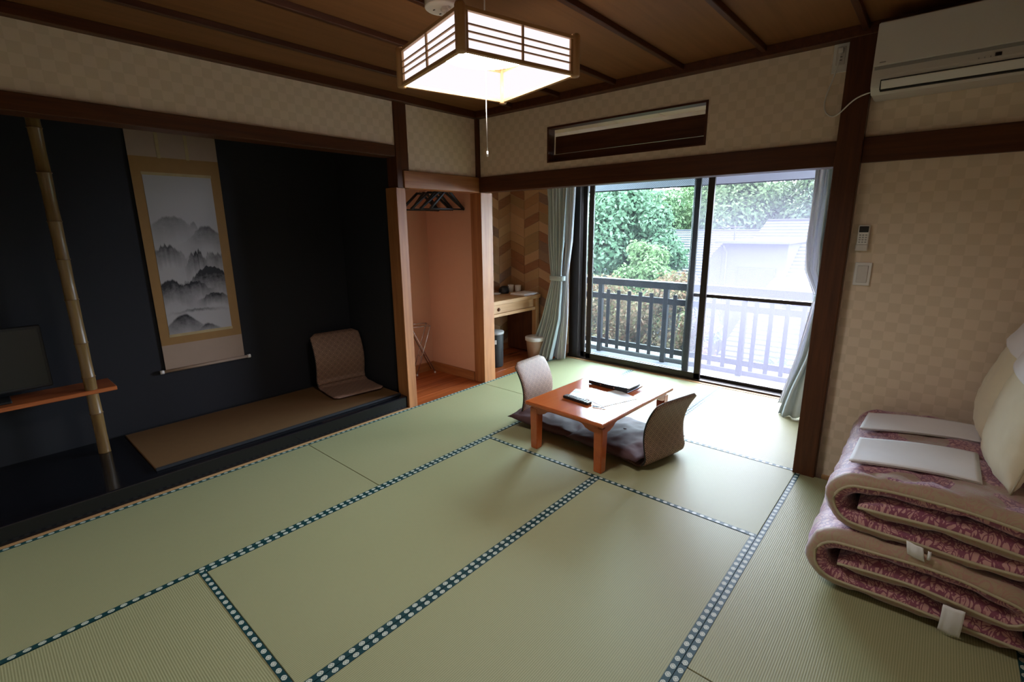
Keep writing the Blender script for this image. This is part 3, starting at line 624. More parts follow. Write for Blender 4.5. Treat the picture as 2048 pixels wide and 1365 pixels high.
bm = bmesh.new(); tube(bm, [(-1.645, 1.50, 2.296), (-1.60, 1.50, 2.27), (-1.52, 1.498, 2.25), (-1.45, 1.497, 2.20), (-1.435, 1.497, LC.z + LHT)], .0022, 6); P(link('lamp_cable', bm, 'white', None, True), rs)

# ------------------------------------------------------------------ back wall fittings
sw = tag(empty('light_switch', (-.298, 3.163, 1.19)), 'white wide rocker light switch on checked wall below the remote', 'switch')
P(B('cover_plate', (-.335, 3.154, 1.130), (-.262, 3.1655, 1.250), 'white', bev=.003, seg=2), sw); P(B('rocker', (-.322, 3.150, 1.145), (-.275, 3.157, 1.235), 'offwhite', bev=.002), sw)
ar = tag(empty('remote_control', (-.318, 3.16, 1.31)), 'white air conditioner remote in holder on checked wall', 'remote')
P(B('body', (-.343, 3.140, 1.315), (-.293, 3.1655, 1.442), 'white', bev=.006, seg=2), ar); P(B('display', (-.338, 3.137, 1.405), (-.298, 3.142, 1.436), 'black', bev=.002), ar)
P(B('holder', (-.345, 3.136, 1.310), (-.291, 3.1655, 1.345), 'offwhite', bev=.004), ar)
for i in range(3):
    for j in range(4):
        P(B('button', (-.335 + i * .013, 3.138, 1.352 + j * .012), (-.327 + i * .013, 3.142, 1.358 + j * .012), 'grey', bev=.001), ar)
ot = tag(empty('wall_outlet', (-.525, 3.163, 2.27)), 'white wall outlet with plug high under the ceiling beside the post', 'outlet')
P(B('cover_plate', (-.560, 3.156, 2.20), (-.491, 3.1655, 2.335), 'white', bev=.003, seg=2), ot); P(B('socket_frame', (-.545, 3.152, 2.235), (-.506, 3.158, 2.32), 'offwhite', bev=.002), ot)
P(B('plug', (-.536, 3.128, 2.285), (-.514, 3.154, 2.31), 'white', bev=.004, seg=2), ot)
for z in (2.255, 2.27): P(B('socket_slot', (-.532, 3.1505, z), (-.518, 3.153, z + .003), 'blackm'), ot)
acx0 = -.358
ac = tag(empty('air_conditioner', (.03, 3.0, 2.04)), 'white wall-mounted air conditioner above the beam at the right', 'air conditioner')
def acprof(name, prof, x0, x1, m, bevel=.004):
    bm = bmesh.new(); A = [bm.verts.new((x0, y, z)) for y, z in prof]; Bv = [bm.verts.new((x1, y, z)) for y, z in prof]; n = len(prof)
    bm.faces.new(A); bm.faces.new(Bv[::-1])
    for k in range(n): bm.faces.new((A[k], A[(k + 1) % n], Bv[(k + 1) % n], Bv[k]))
    bmesh.ops.recalc_face_normals(bm, faces=bm.faces); bmesh.ops.bevel(bm, geom=list(bm.edges), offset=bevel, segments=2, affect='EDGES'); return P(link(name, bm, m), ac)
acprof('casing', [(3.163, 2.335), (2.965, 2.335), (2.945, 2.325), (2.942, 2.10), (2.955, 2.06), (3.00, 2.035), (3.163, 2.035)], acx0, .415, 'offwhite')
acprof('front_panel', [(2.947, 2.325), (2.936, 2.323), (2.930, 2.145), (2.947, 2.145)], acx0 + .002, .413, 'white', .002)
P(B('panel_gap', (acx0 + .008, 2.9385, 2.131), (.41, 2.947, 2.1435), 'grey'), ac)
acprof('louvre', [(2.940, 2.083), (2.938, 2.080), (2.951, 2.048), (2.956, 2.050)], acx0 + .04, .38, 'white', .0008)
P(B('louvre_gap', (acx0 + .037, 2.9405, 2.0835), (.383, 2.95, 2.0865), 'blackm'), ac); P(B('louvre_gap', (acx0 + .037, 2.955, 2.0425), (.383, 2.98, 2.0465), 'blackm', rot=Matrix.Rotation(0, 3, 'X')), ac)
P(B('louvre_gap', (acx0 + .0365, 2.9415, 2.045), (acx0 + .0390, 2.962, 2.0865), 'blackm'), ac)
P(B('maker_badge', (acx0 + .024, 2.9285, 2.156), (acx0 + .047, 2.932, 2.160), 'grey'), ac)
P(B('display_window', (.050, 2.9385, 2.107), (.070, 2.944, 2.120), 'black', bev=.001), ac)
for x in (.000, .018, .036): P(B('indicator', (x, 2.9395, 2.106), (x + .004, 2.943, 2.111), 'grey'), ac)
bm = bmesh.new(); tube(bm, [(acx0 + .004, 2.99, 2.05), (-.40, 3.05, 2.055), (-.44, 3.09, 2.045), (-.47, 3.09, 2.012), (-.505, 3.12, 1.985), (-.54, 3.145, 1.99), (-.575, 3.15, 2.03), (-.570, 3.15, 2.10), (-.545, 3.145, 2.17), (-.53, 3.135, 2.23), (-.525, 3.13, 2.29)], .0038, 8)
o = link('power_cable', bm, 'white', None, True); md = o.modifiers.new('s', 'SUBSURF'); md.levels = md.render_levels = 1; tag(o, 'white cable looping from the air conditioner to the wall outlet', 'cable')

# ------------------------------------------------------------------ closet: rod, hangers, luggage rack
rod = tag((lambda bm: link('clothes_rod', tube(bm, [(-3.872, 2.965, 1.87), (-3.245, 2.965, 1.87)], .010, 12), 'chrome', None, True))(bmesh.new()), 'metal clothes rod across the top of the peach closet', 'rod')
def hanger(x, pos, rz):
    h = tag(empty('clothes_hanger', (x, 2.965, 1.87), rz), 'black plastic hanger on the closet rod, ' + pos, 'hanger', 'black hangers in the closet')
    bm = bmesh.new(); W2, zb, zt = .215, -.262, -.115
    tube(bm, [(0, -W2, zb), (0, -W2 * .55, zb + .075), (0, -.03, zt), (0, .03, zt), (0, W2 * .55, zb + .075), (0, W2, zb)], .012, 6); tube(bm, [(0, -W2, zb), (0, W2, zb)], .0075, 6); link('frame', bm, 'blackm', h, True)
    bm = bmesh.new(); tube(bm, [(0, 0, zt), (0, 0, -.05), (0, .018, -.03), (0, .022, -.008), (0, .010, .012), (0, -.010, .012)], .0022, 6); link('hook', bm, 'chrome', h, True)
    return h
for x, pos, rz in ((-3.32, 'nearest the room', .10), (-3.39, 'second from the room', -.25), (-3.46, 'third from the room', .15), (-3.54, 'third from the back wall', -.1), (-3.62, 'second from the back wall', .3), (-3.70, 'nearest the back wall', .0)): hanger(x, pos, rz)
lr = tag(empty('luggage_rack', (-3.74, 2.95, 0)), 'folded metal luggage rack leaning in the peach closet', 'luggage rack')
for j, (p, q) in enumerate((((-3.745, 3.085, .01), (-3.80, 2.86, .50)), ((-3.80, 2.90, .01), (-3.73, 3.04, .50)))):
    bm = bmesh.new(); d = Vector((-.06, .0, .02)); p, q = Vector(p), Vector(q); tube(bm, [p, q, q + d, p + d], .0055, 8); tube(bm, [p + (q - p) * .35, p + (q - p) * .35 + d], .004, 6); P(link('leg_frame', bm, 'chrome', None, True), lr)
bm = bmesh.new(); tube(bm, [(-3.80, 2.86, .50), (-3.73, 3.04, .50)], .005, 6); tube(bm, [(-3.86, 2.86, .52), (-3.79, 3.04, .52)], .005, 6); P(link('strap_bar', bm, 'chrome', None, True), lr)
for p in ((-3.745, 3.085, 0), (-3.80, 2.90, 0)):
    bm = bmesh.new(); lathe(bm, [(.009, -.003), (.009, .014)], p, 8); P(link('foot_cap', bm, 'offwhite', None, True), lr)
# ------------------------------------------------------------------ desk alcove
dk = tag(empty('desk', (-3.62, 3.85, 0)), 'pine desk with knotted drawer rail built into the chevron alcove', 'desk')
P(B('desktop', (-3.868, 3.338, .655), (-3.40, 4.405, .697), 'pale_y', bev=.003), dk)
P(B('front_rail', (-3.47, 3.338, .555), (-3.445, 4.33, .652), 'pale_y', bev=.002), dk); P(B('lower_rail', (-3.455, 3.338, .525), (-3.42, 4.33, .558), 'pale_y', bev=.002), dk)
P(B('leg', (-3.47, 4.33, -.003), (-3.41, 4.39, .655), 'pale_z', bev=.003), dk); P(B('side_panel', (-3.86, 4.345, .02), (-3.47, 4.375, .655), 'dark_z', bev=.002), dk)
bm = bmesh.new(); lathe(bm, [(.016, 0), (.020, .004), (.012, .016)], (0, 0, 0), 14); k = link('knob', bm, 'dark_z', None, True); k.matrix_world = Matrix.Translation((-3.445, 3.735, .598)) @ Matrix.Rotation(PI / 2, 4, 'Y'); P(k, dk)
def cup(name, label, cat, p, r, h, m, m2=None):
    c = tag(empty(name, p), label, cat); bm = bmesh.new(); lathe(bm, [(r * .75, 0), (r * .95, h * .3), (r, h), (r * .9, h), (r * .8, h * .35)], (0, 0, 0), 20); link('body', bm, m, c, True); return c
cup('cup', 'white cup on the desk beside the dark kettle', 'cup', (-3.79, 4.33, .697), .036, .085, 'white')
cup('cup', 'white cup on the desk next to the folded towel', 'cup', (-3.70, 4.355, .697), .036, .085, 'white')
kt = tag(empty('electric_kettle', (-3.78, 4.20, .697)), 'small black kettle on the desk', 'kettle')
bm = bmesh.new(); lathe(bm, [(.055, 0), (.06, .02), (.05, .07), (.03, .082)], (0, 0, 0), 20); link('body', bm, 'black', kt, True)
bm = bmesh.new(); tube(bm, [(0, -.045, .05), (0, -.085, .055), (0, -.085, .02), (0, -.055, .012)], .006, 8); link('handle', bm, 'black', kt, True)
bm = bmesh.new(); tube(bm, [(0, .045, .045), (0, .075, .07)], [.012, .006], 8); link('spout', bm, 'black', kt, True)
tw = tag(empty('folded_towel', (-3.53, 4.27, .697)), 'folded white towel at the right end of the desk', 'towel')
bm = bmesh.new(); box(bm, (-.11, -.13, 0), (.11, .13, .012), .005, seg=2); box(bm, (-.105, -.125, .011), (.10, .12, .022), .005, seg=2); link('cloth_layers', bm, 'cotton', tw, True)
hd = tag(empty('hair_dryer', (-3.78, 4.06, .697)), 'pale flat dish left of the dark kettle on the desk', 'dish'); hd.name = 'small_dish'
bm = bmesh.new(); lathe(bm, [(.03, 0), (.045, .004), (.06, .014), (.055, .014), (.03, .006)], (0, 0, 0), 20); link('bowl', bm, 'white', hd, True)
bn = tag(empty('waste_bin', (-3.45, 3.67, -.003)), 'black cylindrical bin with white sticker under the desk', 'bin')
bm = bmesh.new(); lathe(bm, [(.085, 0), (.09, .01), (.095, .36), (.095, .375), (.088, .375), (.085, .03)], (0, 0, 0), 28); link('drum', bm, 'blackm', bn, True)
bm = bmesh.new(); lathe(bm, [(.10, .355), (.101, .36), (.101, .378), (.099, .38)], (0, 0, 0), 28); link('rim', bm, 'grey', bn, True)
bm = bmesh.new(); box(bm, (.045, -.088, .26), (.085, -.048, .30), rot=Matrix.Rotation(.8, 3, 'Z')); link('sticker', bm, 'paperw', bn)
b2 = tag(empty('waste_bin', (-3.32, 4.20, -.003)), 'beige tapered waste bin with liner beside the desk leg', 'bin')
bm = bmesh.new(); lathe(bm, [(.085, 0), (.115, .25)], (0, 0, 0), 4); M['beige'] = plain('beige_plastic', (.40, .26, .17), .5)
bm2 = bmesh.new(); lathe(bm2, [(.08, 0), (.105, .24), (.10, .24), (.075, .01)], (0, 0, 0), 28); bm.free(); link('tub', bm2, 'beige', b2, True)
bm = bmesh.new(); lathe(bm, [(.108, .205), (.112, .21), (.112, .245), (.104, .248)], (0, 0, 0), 28); link('liner', bm, 'paperw', b2, True)
ol = tag(empty('cable_outlet', (-3.865, 4.40, .40)), 'round white cover plate on the chevron wall under the desk', 'outlet')
bm = bmesh.new(); lathe(bm, [(.045, 0), (.045, .006), (.04, .009)], (0, 0, 0), 20); o = link('cover_disc', bm, 'offwhite', None, True); o.matrix_world = Matrix.Translation((-3.72, 4.431, .33)) @ Matrix.Rotation(PI / 2, 4, 'X'); P(o, ol)

# ------------------------------------------------------------------ futons, sheets, pillows
def futonmat(name, inner):
    t = NT(name); v = t.co('UV')
    v1 = t.n('ShaderNodeVectorMath', {0: v, 1: t.n('ShaderNodeVectorMath', {0: t.n('ShaderNodeTexNoise', {'Vector': v, 'Scale': 14.0, 'Detail': 2.0}).outputs[1], 1: (.05, .05, 0)}, operation='MULTIPLY').outputs[0]}, operation='ADD').outputs[0]
    w = t.n('ShaderNodeTexVoronoi', {'Vector': v1, 'Scale': 46.0}, feature='DISTANCE_TO_EDGE').outputs['Distance']
    wv = t.n('ShaderNodeTexVoronoi', {'Vector': v1, 'Scale': 60.0}, feature='F1').outputs['Distance']
    sw_ = t.ma('SINE', t.ma('MULTIPLY', t.noise(v1, 14, 2, .5, 1.2), 60.0))
    k = t.ma('MAXIMUM', t.ma('LESS_THAN', w, .07), t.ma('GREATER_THAN', sw_, .45))
    mag = t.mix(k, (.50, .27, .25, 1), (.20, .045, .085, 1))
    mag = t.mix(t.ma('MULTIPLY', t.ma('LESS_THAN', wv, .18), .7), mag, (.30, .08, .12, 1))
    kh = t.mix(t.ma('MULTIPLY', t.ma('GREATER_THAN', sw_, .3), .55), (.34, .25, .155, 1), (.36, .16, .14, 1))
    reg = t.noise(v, 3.2, 2, .5)
    f = t.ma('GREATER_THAN', reg, .25 if inner else .455)
    edge = t.ma('LESS_THAN', t.n('ShaderNodeMapRange', {'Value': t.ma('ABSOLUTE', t.xyz(v).outputs[1]), 'From Min': 0, 'From Max': 1}).outputs[0], .035 if not inner else .02)
    c = t.mix(f, kh, mag)
    if not inner: c = t.mix(edge, c, kh)
    fn = t.noise(v, 120, 2)
    t.pbr(c, .55, t.bump(t.ma('ADD', fn, t.ma('MULTIPLY', k, .4)), .2, .003), Sheen_Weight=.5, Sheen_Tint=(.85, .8, 1, 1)); return t.m
M['fin'] = futonmat('magenta_arabesque_cloth', True); M['fout'] = futonmat('khaki_arabesque_cloth', False)
def futon(label, x0, x1, y0, y1, z0, z1, th, seed):
    c = tag(empty('folded_futon', ((x0 + x1) / 2, (y0 + y1) / 2, z0)), label, 'futon', None)
    h = th / 2; zb, zt = z0 + h, z1 - h; zm = (zb + zt) / 2; rL = (zt - zb) / 2; rR = (zt - zm) / 2
    path = []
    xe = x1 - h - .02
    path += [(x0 + .118 + (xe - x0 - .118) * k / 16, zm - .004 + .012 * math.sin(k / 16 * PI)) for k in range(17)]
    path += [(xe + rR * math.cos(a), zm + rR + rR * math.sin(a)) for a in [-PI / 2 + PI * k / 6 for k in range(1, 6)]]
    xl = x0 + h + rL * .9
    path += [(xe + (xl - xe) * k / 18, zt + .016 * math.sin(k / 18 * PI)) for k in range(19)]
    path += [(xl + rL * .9 * math.cos(a), (zt + zb) / 2 + rL * math.sin(a)) for a in [PI / 2 + PI * k / 12 for k in range(1, 12)]]
    path += [(xl + (x1 - .01 - xl) * k / 20, zb) for k in range(21)]
    L = [0]
    for a, b in zip(path, path[1:]): L.append(L[-1] + math.hypot(b[0] - a[0], b[1] - a[1]))
    n = len(path); J = 44; rows = {1: [], -1: []}; D = y1 - y0; seam = {0: [], 1: []}
    for i, (x, z) in enumerate(path):
        a, b = path[max(i - 1, 0)], path[min(i + 1, n - 1)]; tx, tz = b[0] - a[0], b[1] - a[1]; l = math.hypot(tx, tz); nx, nz_ = -tz / l, tx / l
        R1, R2 = [], []; ends = min(L[i], L[-1] - L[i]); ee = max(.12, min(1, ends / .055)) ** .5
        for j in range(J):
            s = j / (J - 1); s = .5 - .5 * math.cos(PI * s) if True else s; y = y0 + D * s; dy = min(y - y0, y1 - y)
            e = math.sqrt(max(0, 1 - (1 - min(1, dy / .045)) ** 2)); wob = .010 * noise.noise(Vector((x * 5 + seed, y * 5, z * 9 + seed)))
            qa, qb = (L[i] + y) / .24, (L[i] - y) / .24; qd = min(abs(qa - round(qa)), abs(qb - round(qb))); q = .68 + .32 * min(1, qd / .16) ** .6
            yy = y + .014 * noise.noise(Vector((x * 4 + seed, z * 12, 1.5 if s < .5 else 7.7))) * (1 if dy < .1 else 0)
            wr = .0022 * math.sin(L[i] * 230 + 3 * math.sin(L[i] * 31)) * max(0, 1 - dy / .09) if dy > .004 else 0
            hh = h * max(e, .06) * q * ee
            R1.append((x + nx * (hh + wr) + nx * wob, yy, z + nz_ * (hh + wr) + nz_ * wob)); R2.append((x - nx * (hh + wr) + nx * wob, yy, z - nz_ * (hh + wr) + nz_ * wob))
        rows[1].append(R1); rows[-1].append(R2)
        for q_, j in ((0, 0), (1, J - 1)): seam[q_].append([(p + r) / 2 for p, r in zip(R1[j], R2[j])])
    for sgn, m, nm in ((1, 'fin', 'inner_cloth'), (-1, 'fout', 'outer_cloth')):
        bm = bmesh.new(); uvl = bm.loops.layers.uv.verify(); V = [[bm.verts.new(p) for p in r] for r in rows[sgn]]
        for i in range(n - 1):
            for j in range(J - 1):
                f = bm.faces.new((V[i][j], V[i][j + 1], V[i + 1][j + 1], V[i + 1][j])); f.smooth = True
                for lp_, (a, b) in zip(f.loops, ((i, j), (i, j + 1), (i + 1, j + 1), (i + 1, j))):
                    sy = rows[sgn][a][b][1]; lp_[uvl].uv = (L[a], sy - y0)
        P(link(nm, bm, m), c)
    # the two short ends where the cloths meet, and the corded seam
    for i in (0, n - 1):
        bm = bmesh.new()
        A = [bm.verts.new(p) for p in rows[1][i]]; Bv = [bm.verts.new(p) for p in rows[-1][i]]
        for j in range(J - 1): bm.faces.new((A[j], A[j + 1], Bv[j + 1], Bv[j]))
        P(link('end_binding', bm, 'khaki', None, True), c)
    bm = bmesh.new(); tube(bm, [(p[0], p[1] - .003, p[2]) for p in seam[0]], .0055, 7); P(link('piping', bm, 'khaki', None, True), c); bm = bmesh.new(); tube(bm, [(p[0], p[1] + .003, p[2]) for p in seam[1]], .0055, 7); P(link('piping', bm, 'khaki', None, True), c)
    return c
f1 = futon('lower folded futon in magenta and khaki arabesque cloth on the tatami', -.255, .412, 2.130, 3.09, .004, .256, .086, 3)
f2 = futon('upper folded futon in magenta and khaki arabesque cloth, under two sheets', -.222, .415, 2.155, 3.10, .258, .504, .085, 11)
for par, lo, hi, r in ((f1, (.185, 2.119, .012), (.245, 2.123, .120), -.05), (f2, (.055, 2.128, .262), (.105, 2.132, .315), .5), (f2, (.118, 2.124, .268), (.128, 2.128, .302), 0)):
    bm = bmesh.new(); grid(bm, lambda u, v: (lo[0] + (hi[0] - lo[0]) * u + r * .02 * v, lo[1] - .008 * math.sin(v * PI) + .002 * math.sin(u * 9), hi[2] + (lo[2] - hi[2]) * v - r * .02 * u), 8, 10)
    o = link('care_label', bm, 'label', None, True); P(o, par); o['label'] = 'white care label'; o.modifiers.new('t', 'SOLIDIFY').thickness = .001
def sheet(label, corners, zf, seed):
    c = tag(empty('folded_sheet', [sum(p[i] for p in corners) / 4 for i in range(2)] + [.5]), label, 'sheet')
    A, Bc, C_, D_ = [Vector((*p, 0)) for p in corners]
    for k in range(3):
        bm = bmesh.new()
        def fn(u, v):
            p = (A * (1 - u) + Bc * u) * (1 - v) + (D_ * (1 - u) + C_ * u) * v; p = p + Vector((.004 * k * math.sin(3 + k), .003 * k * math.sin(1 + 2 * k), 0))
            return (p.x, p.y, zf(p.x, p.y) + .0035 * k + .002 * (.5 + noise.noise(Vector((u * 3 + seed, v * 3, k * .0)))) * k * .5)
        grid(bm, fn, 30, 16); o = link('cloth_layer', bm, 'cotton', None, True); P(o, c); md = o.modifiers.new('t', 'SOLIDIFY'); md.thickness = .0028; md.offset = 1
ztop = lambda x, y: .506 + .016 * math.sin(max(0, min(1, (x + .13) / .50)) * PI) - .35 * max(0, -.10 - x) ** 1.6
sheet('folded white sheet at the wall side on top of the futons', [(-.165, 2.69), (.262, 2.79), (.262, 3.02), (-.155, 2.95)], ztop, 1)
sheet('folded white sheet at the front on top of the futons', [(-.155, 2.27), (.235, 2.33), (.235, 2.64), (-.150, 2.56)], ztop, 5)
def bed_pillow(label, loc, rot, size, th, seed):
    c = tag(empty('bed_pillow', loc), label, 'pillow'); c.rotation_euler = rot
    pillow('cover', size, th, 'ivory', c, pw=.5, seed=seed, wr=.008)
    bm = bmesh.new(); hx, hy = size[0] / 2, size[1] / 2; pts = []
    for k in range(41):
        q = k / 40 * 4; s = int(q) % 4; f = -1 + 2 * (q - int(q)); a, b = ((f, -1), (1, f), (-f, 1), (-1, -f))[s]
        pin = 1 - .06 * (1 - (a * b) ** 2) * (abs(a) ** 6 + abs(b) ** 6) * .6; pts.append((a * hx * pin, b * hy * pin, 0))
    tube(bm, pts, .003, 6, False); link('corded_seam', bm, 'khaki', c, True); return c
p1 = bed_pillow('ivory pillow standing at the front on the futons, cloth draped on top', (.328, 2.545, .752), (0, math.radians(-79) + PI, math.radians(8)), (.52, .42), .15, 2)
p2 = bed_pillow('ivory pillow standing at the wall side on the futons, cloth draped on top', (.312, 2.92, .79), (0, math.radians(-76) + PI, math.radians(2)), (.54, .36), .15, 8)
def drapecloth(label, pil, size, th, a1, a2, b0, b1, seed):
    # a cloth laid over the upper end of a standing pillow, following its surface
    c = tag(empty('draped_cloth', pil.location), label, 'cloth'); c.rotation_euler = pil.rotation_euler; bm = bmesh.new()
    def fn(u, v):
        b = b0 + (b1 - b0) * v; l1, l2 = 1 + a1 + .18 * b, 1 + a2 - .10 * b; q = u * (l1 + l2)
        sg, a = (1, -(1 - (l1 - q))) if q < l1 else (-1, -(1 - (q - l1)))
        a = max(-1, min(1, a)); bb = max(-1, min(1, b)); h = (max(0, 1 - a * a) * max(0, 1 - bb * bb)) ** .5; pin = 1 - .06 * (1 - (a * b) ** 2) * (abs(a) ** 6 + abs(b) ** 6) * .6
        k = 1.05 if abs(a) > .97 else 1
        return (a * size[0] / 2 * pin * k, b * size[1] / 2 * pin, sg * (th / 2 * h + .012 + .006 * noise.noise(Vector((a * 4 + seed, b * 4, sg)))))
    grid(bm, fn, 40, 20); o = link('cloth', bm, 'cotton', c, True); o.modifiers.new('t', 'SOLIDIFY').thickness = .003
drapecloth('white cloth draped over the front pillow', p1, (.52, .42), .15, -.18, -.5, -.95, .9, 0)
drapecloth('white cloth draped over the wall-side pillow', p2, (.54, .36), .15, -.26, -.5, -.95, .9, 3)

# ------------------------------------------------------------------ balcony and outdoors
st(B('floor_balcony', (-4.6, 4.60, -.22), (.6, 5.42, -.14), 'balc')); st(B('trim_balcony_curb', (-4.6, 5.44, -.35), (.6, 5.62, -.085), 'concrete', bev=.01))
st(B('wall_exterior', (-5.2, 4.60, -3.6), (1.2, 4.66, -.22), 'concrete')); 
st(boxes('wall_exterior_side', [((-5.2, 4.56, -.3), (-3.08, 4.60, 2.6)), ((-.40, 4.60, -.3), (1.2, 4.64, 2.6))], 'concrete'))
st(boxes('ceiling_eave', [((-6.2, 4.60, 2.30), (2.0, 5.75, 2.36)), ((-6.2, 5.60, 1.885), (2.0, 5.66, 2.36))], 'soffit')); st(boxes('ceiling_roof', [((-6.2, -1.2, 2.50), (2.0, 5.75, 2.60)), ((-4.3, 4.57, 2.36), (1.2, 5.7, 2.5))], 'roofd'))
st(boxes('trim_eave_edge', [((-6.2, 5.655, 1.872), (2.0, 5.675, 1.90))], 'railm'))
rl = tag(empty('balcony_railing', (-1.9, 5.40, -.14)), 'dark wooden balcony railing with vertical balusters outside the window', 'railing')
P(B('top_rail', (-4.6, 5.345, .735), (.6, 5.455, .815), 'railm', bev=.006), rl); P(B('upper_rail', (-4.6, 5.385, .555), (.6, 5.415, .625), 'railm', bev=.004), rl)
P(B('lower_rail', (-4.6, 5.385, -.03), (.6, 5.415, .035), 'railm', bev=.004), rl)
mb = None; x = -4.52; k = 0
while x < .55:
    if any(abs(x - q) < .05 for q in (-3.20, -2.333, -1.47, -.60, -4.07)): x += .143; continue
    if mb is None: mb = P(B('baluster', (x - .022, 5.37, -.07), (x + .022, 5.385, .675), 'railm', bev=.003), rl); mx = x
    else:
        o = mb.copy(); COL.objects.link(o); o.location.x += x - mx
    x += .1443
for q in (-4.07, -3.20, -2.333, -1.47, -.60, .25): P(B('post', (q - .028, 5.375, -.142), (q + .028, 5.43, .74), 'railm', bev=.004), rl)

def leaves(n, blobs, size, seed, flat=.0):
    rd = random.Random(seed); bm = bmesh.new()
    tot = sum(b[3] ** 2 for b in blobs)
    for (cx, cy, cz, r) in blobs:
        for _ in range(int(n * r * r / tot)):
            d = Vector((rd.gauss(0, 1), rd.gauss(0, 1), rd.gauss(0, 1))).normalized(); rr = r * (rd.random() ** .28) * (1 + .25 * noise.noise(d * 2.3 + Vector((cx, cy, cz))))
            p = Vector((cx, cy, cz)) + Vector((d.x * rr, d.y * rr, d.z * rr * (1 - flat)))
            nrm = (d + Vector((rd.uniform(-.9, .9), rd.uniform(-.9, .9), rd.uniform(-.3, 1.2)))).normalized(); a = nrm.orthogonal().normalized(); a = Matrix.Rotation(rd.random() * 6.28, 3, nrm) @ a; b = nrm.cross(a); s = size * rd.uniform(.6, 1.3)
            bm.faces.new([bm.verts.new(p + q) for q in (-a * s, b * s * .5, a * s, -b * s * .5)])
    return bm
def tree(name, label, cat, loc, blobs, n, size, m, seed, group=None, flat=0, trunk=.09, gz=-3.5):
    if name == 'hillside_tree': loc = (loc[0], loc[1], loc[2] - .6)
    c = tag(empty(name, loc), label, cat, group); bm = leaves(n, blobs, size, seed, flat); o = link('foliage', bm, m, c); o['kind'] = 'stuff'
    bm = bmesh.new(); tz = gz - loc[2]
    top = max(blobs, key=lambda b: b[2]); tube(bm, [(0, 0, tz), (.05, .03, tz * .5), (0, 0, -.1), (top[0] * .6, top[1] * .6, top[2])], [trunk, trunk * .8, trunk * .55, trunk * .15], 8)
    rd = random.Random(seed)
    for b in blobs: tube(bm, [(0, 0, tz * .35), (b[0] * .5, b[1] * .5, b[2] * .4 + tz * .1), (b[0], b[1], b[2])], [trunk * .5, trunk * .35, trunk * .1], 6)
    link('trunk', bm, 'bark', c, True); return c
def crown(seed, R, H, nb):
    rd = random.Random(seed); out = []
    for k in range(nb):
        a = rd.random() * 6.28; h = rd.uniform(-1, 1); rr = R * math.sqrt(max(.1, 1 - h * h * .8)) * rd.uniform(.45, .85)
        out.append((rr * math.cos(a), rr * math.sin(a), h * H, R * rd.uniform(.32, .50)))
    return out + [(0, 0, 0, R * .7), (0, 0, H * .8, R * .4)]
tree('broadleaf_tree', 'dense blue-green tree outside behind the left end of the railing', 'tree', (-6.6, 11.5, .8), crown(1, 1.5, 1.6, 16), 22000, .065, 'leafA', 1)
tree('broadleaf_tree', 'pale slender-topped tree in the gap before the long roof', 'tree', (-5.35, 11.2, .9), crown(4, .75, 1.0, 10), 7000, .06, 'leafA', 14)
tree('young_tree', 'light yellow-green small tree left of the neighbouring roof', 'tree', (-4.55, 9.6, .25), crown(2, .75, .65, 9), 9000, .045, 'leafB', 2)
tree('young_tree', 'light yellow-green bush right below the long roof eave', 'tree', (-3.85, 10.2, -.55), crown(12, .7, .6, 9), 6000, .045, 'leafB', 22)
tree('maple_tree', 'orange-brown maple just beyond the left end of the railing', 'tree', (-4.5, 7.9, -.35), crown(3, 1.0, .75, 12), 14000, .036, 'leafR', 3, flat=.15)
tree('maple_tree', 'orange-brown maple beyond the railing, before the yellow-green tree', 'tree', (-3.3, 7.8, -.30), crown(5, .8, .75, 10), 11000, .036, 'leafR', 4, flat=.15)
tree('maple_tree', 'orange-brown maple showing low between the left balusters', 'tree', (-4.6, 6.9, -1.35), crown(6, 1.2, .8, 12), 11000, .036, 'leafR', 7, flat=.1)
tree('flowering_bush', 'pink flowering bush low behind the screened balusters', 'bush', (-2.55, 7.6, -1.05), crown(8, .35, .25, 6), 1800, .035, 'leafP', 8, trunk=.04)
tree('green_bush', 'green bush low behind the balusters near the right curtain', 'bush', (-1.55, 7.4, -1.0), crown(9, .5, .6, 7), 3500, .04, 'leafC', 9, trunk=.04)
tree('green_bush', 'green bush at the foot of the balusters below the right curtain', 'bush', (-1.9, 7.0, -1.9), crown(10, .6, .35, 7), 3000, .04, 'leafC', 10, trunk=.04)
# wooded slope behind
bx_ = [(-17.5, 21, 1.6, 3.0, 'leafC'), (-14.0, 20.5, 1.5, 2.7, 'leafC'), (-12.0, 22.5, 2.2, 2.9, 'leafB'), (-9.8, 20.0, 1.3, 2.5, 'leafC'), (-8.0, 22.5, 2.0, 2.8, 'leafB'), (-6.2, 21.0, 1.7, 2.5, 'leafC'), (-4.2, 22.0, 2.0, 2.6, 'leafC'), (-2.0, 21.0, 1.8, 2.6, 'leafA'), (.6, 22, 2.0, 2.8, 'leafC'), (-20.5, 24, 2.2, 3.4, 'leafB')]
protos = {}
for k, (x, y, z, R, mt) in enumerate(bx_):
    lab = ('green slope tree just beyond the left window jamb', 'green slope tree above the left end of the railing', 'yellow-green slope tree behind the dense blue-green tree', 'green slope tree left of the two middle window stiles',
           'yellow-green slope tree seen between the two middle window stiles', 'green slope tree rising above the television antenna', 'green slope tree rising above the higher roof ridge', 'blue-green slope tree behind the right curtain',
           'green slope tree farthest right, hidden by the right curtain', 'yellow-green slope tree farthest left, hidden by the wall')[k]
    tree('hillside_tree', lab, 'tree', (x, y, z), crown(40 + k, R * .8, R * .75, 14), 16000, .085, mt, 60 + k, 'trees on the wooded slope', trunk=.2)
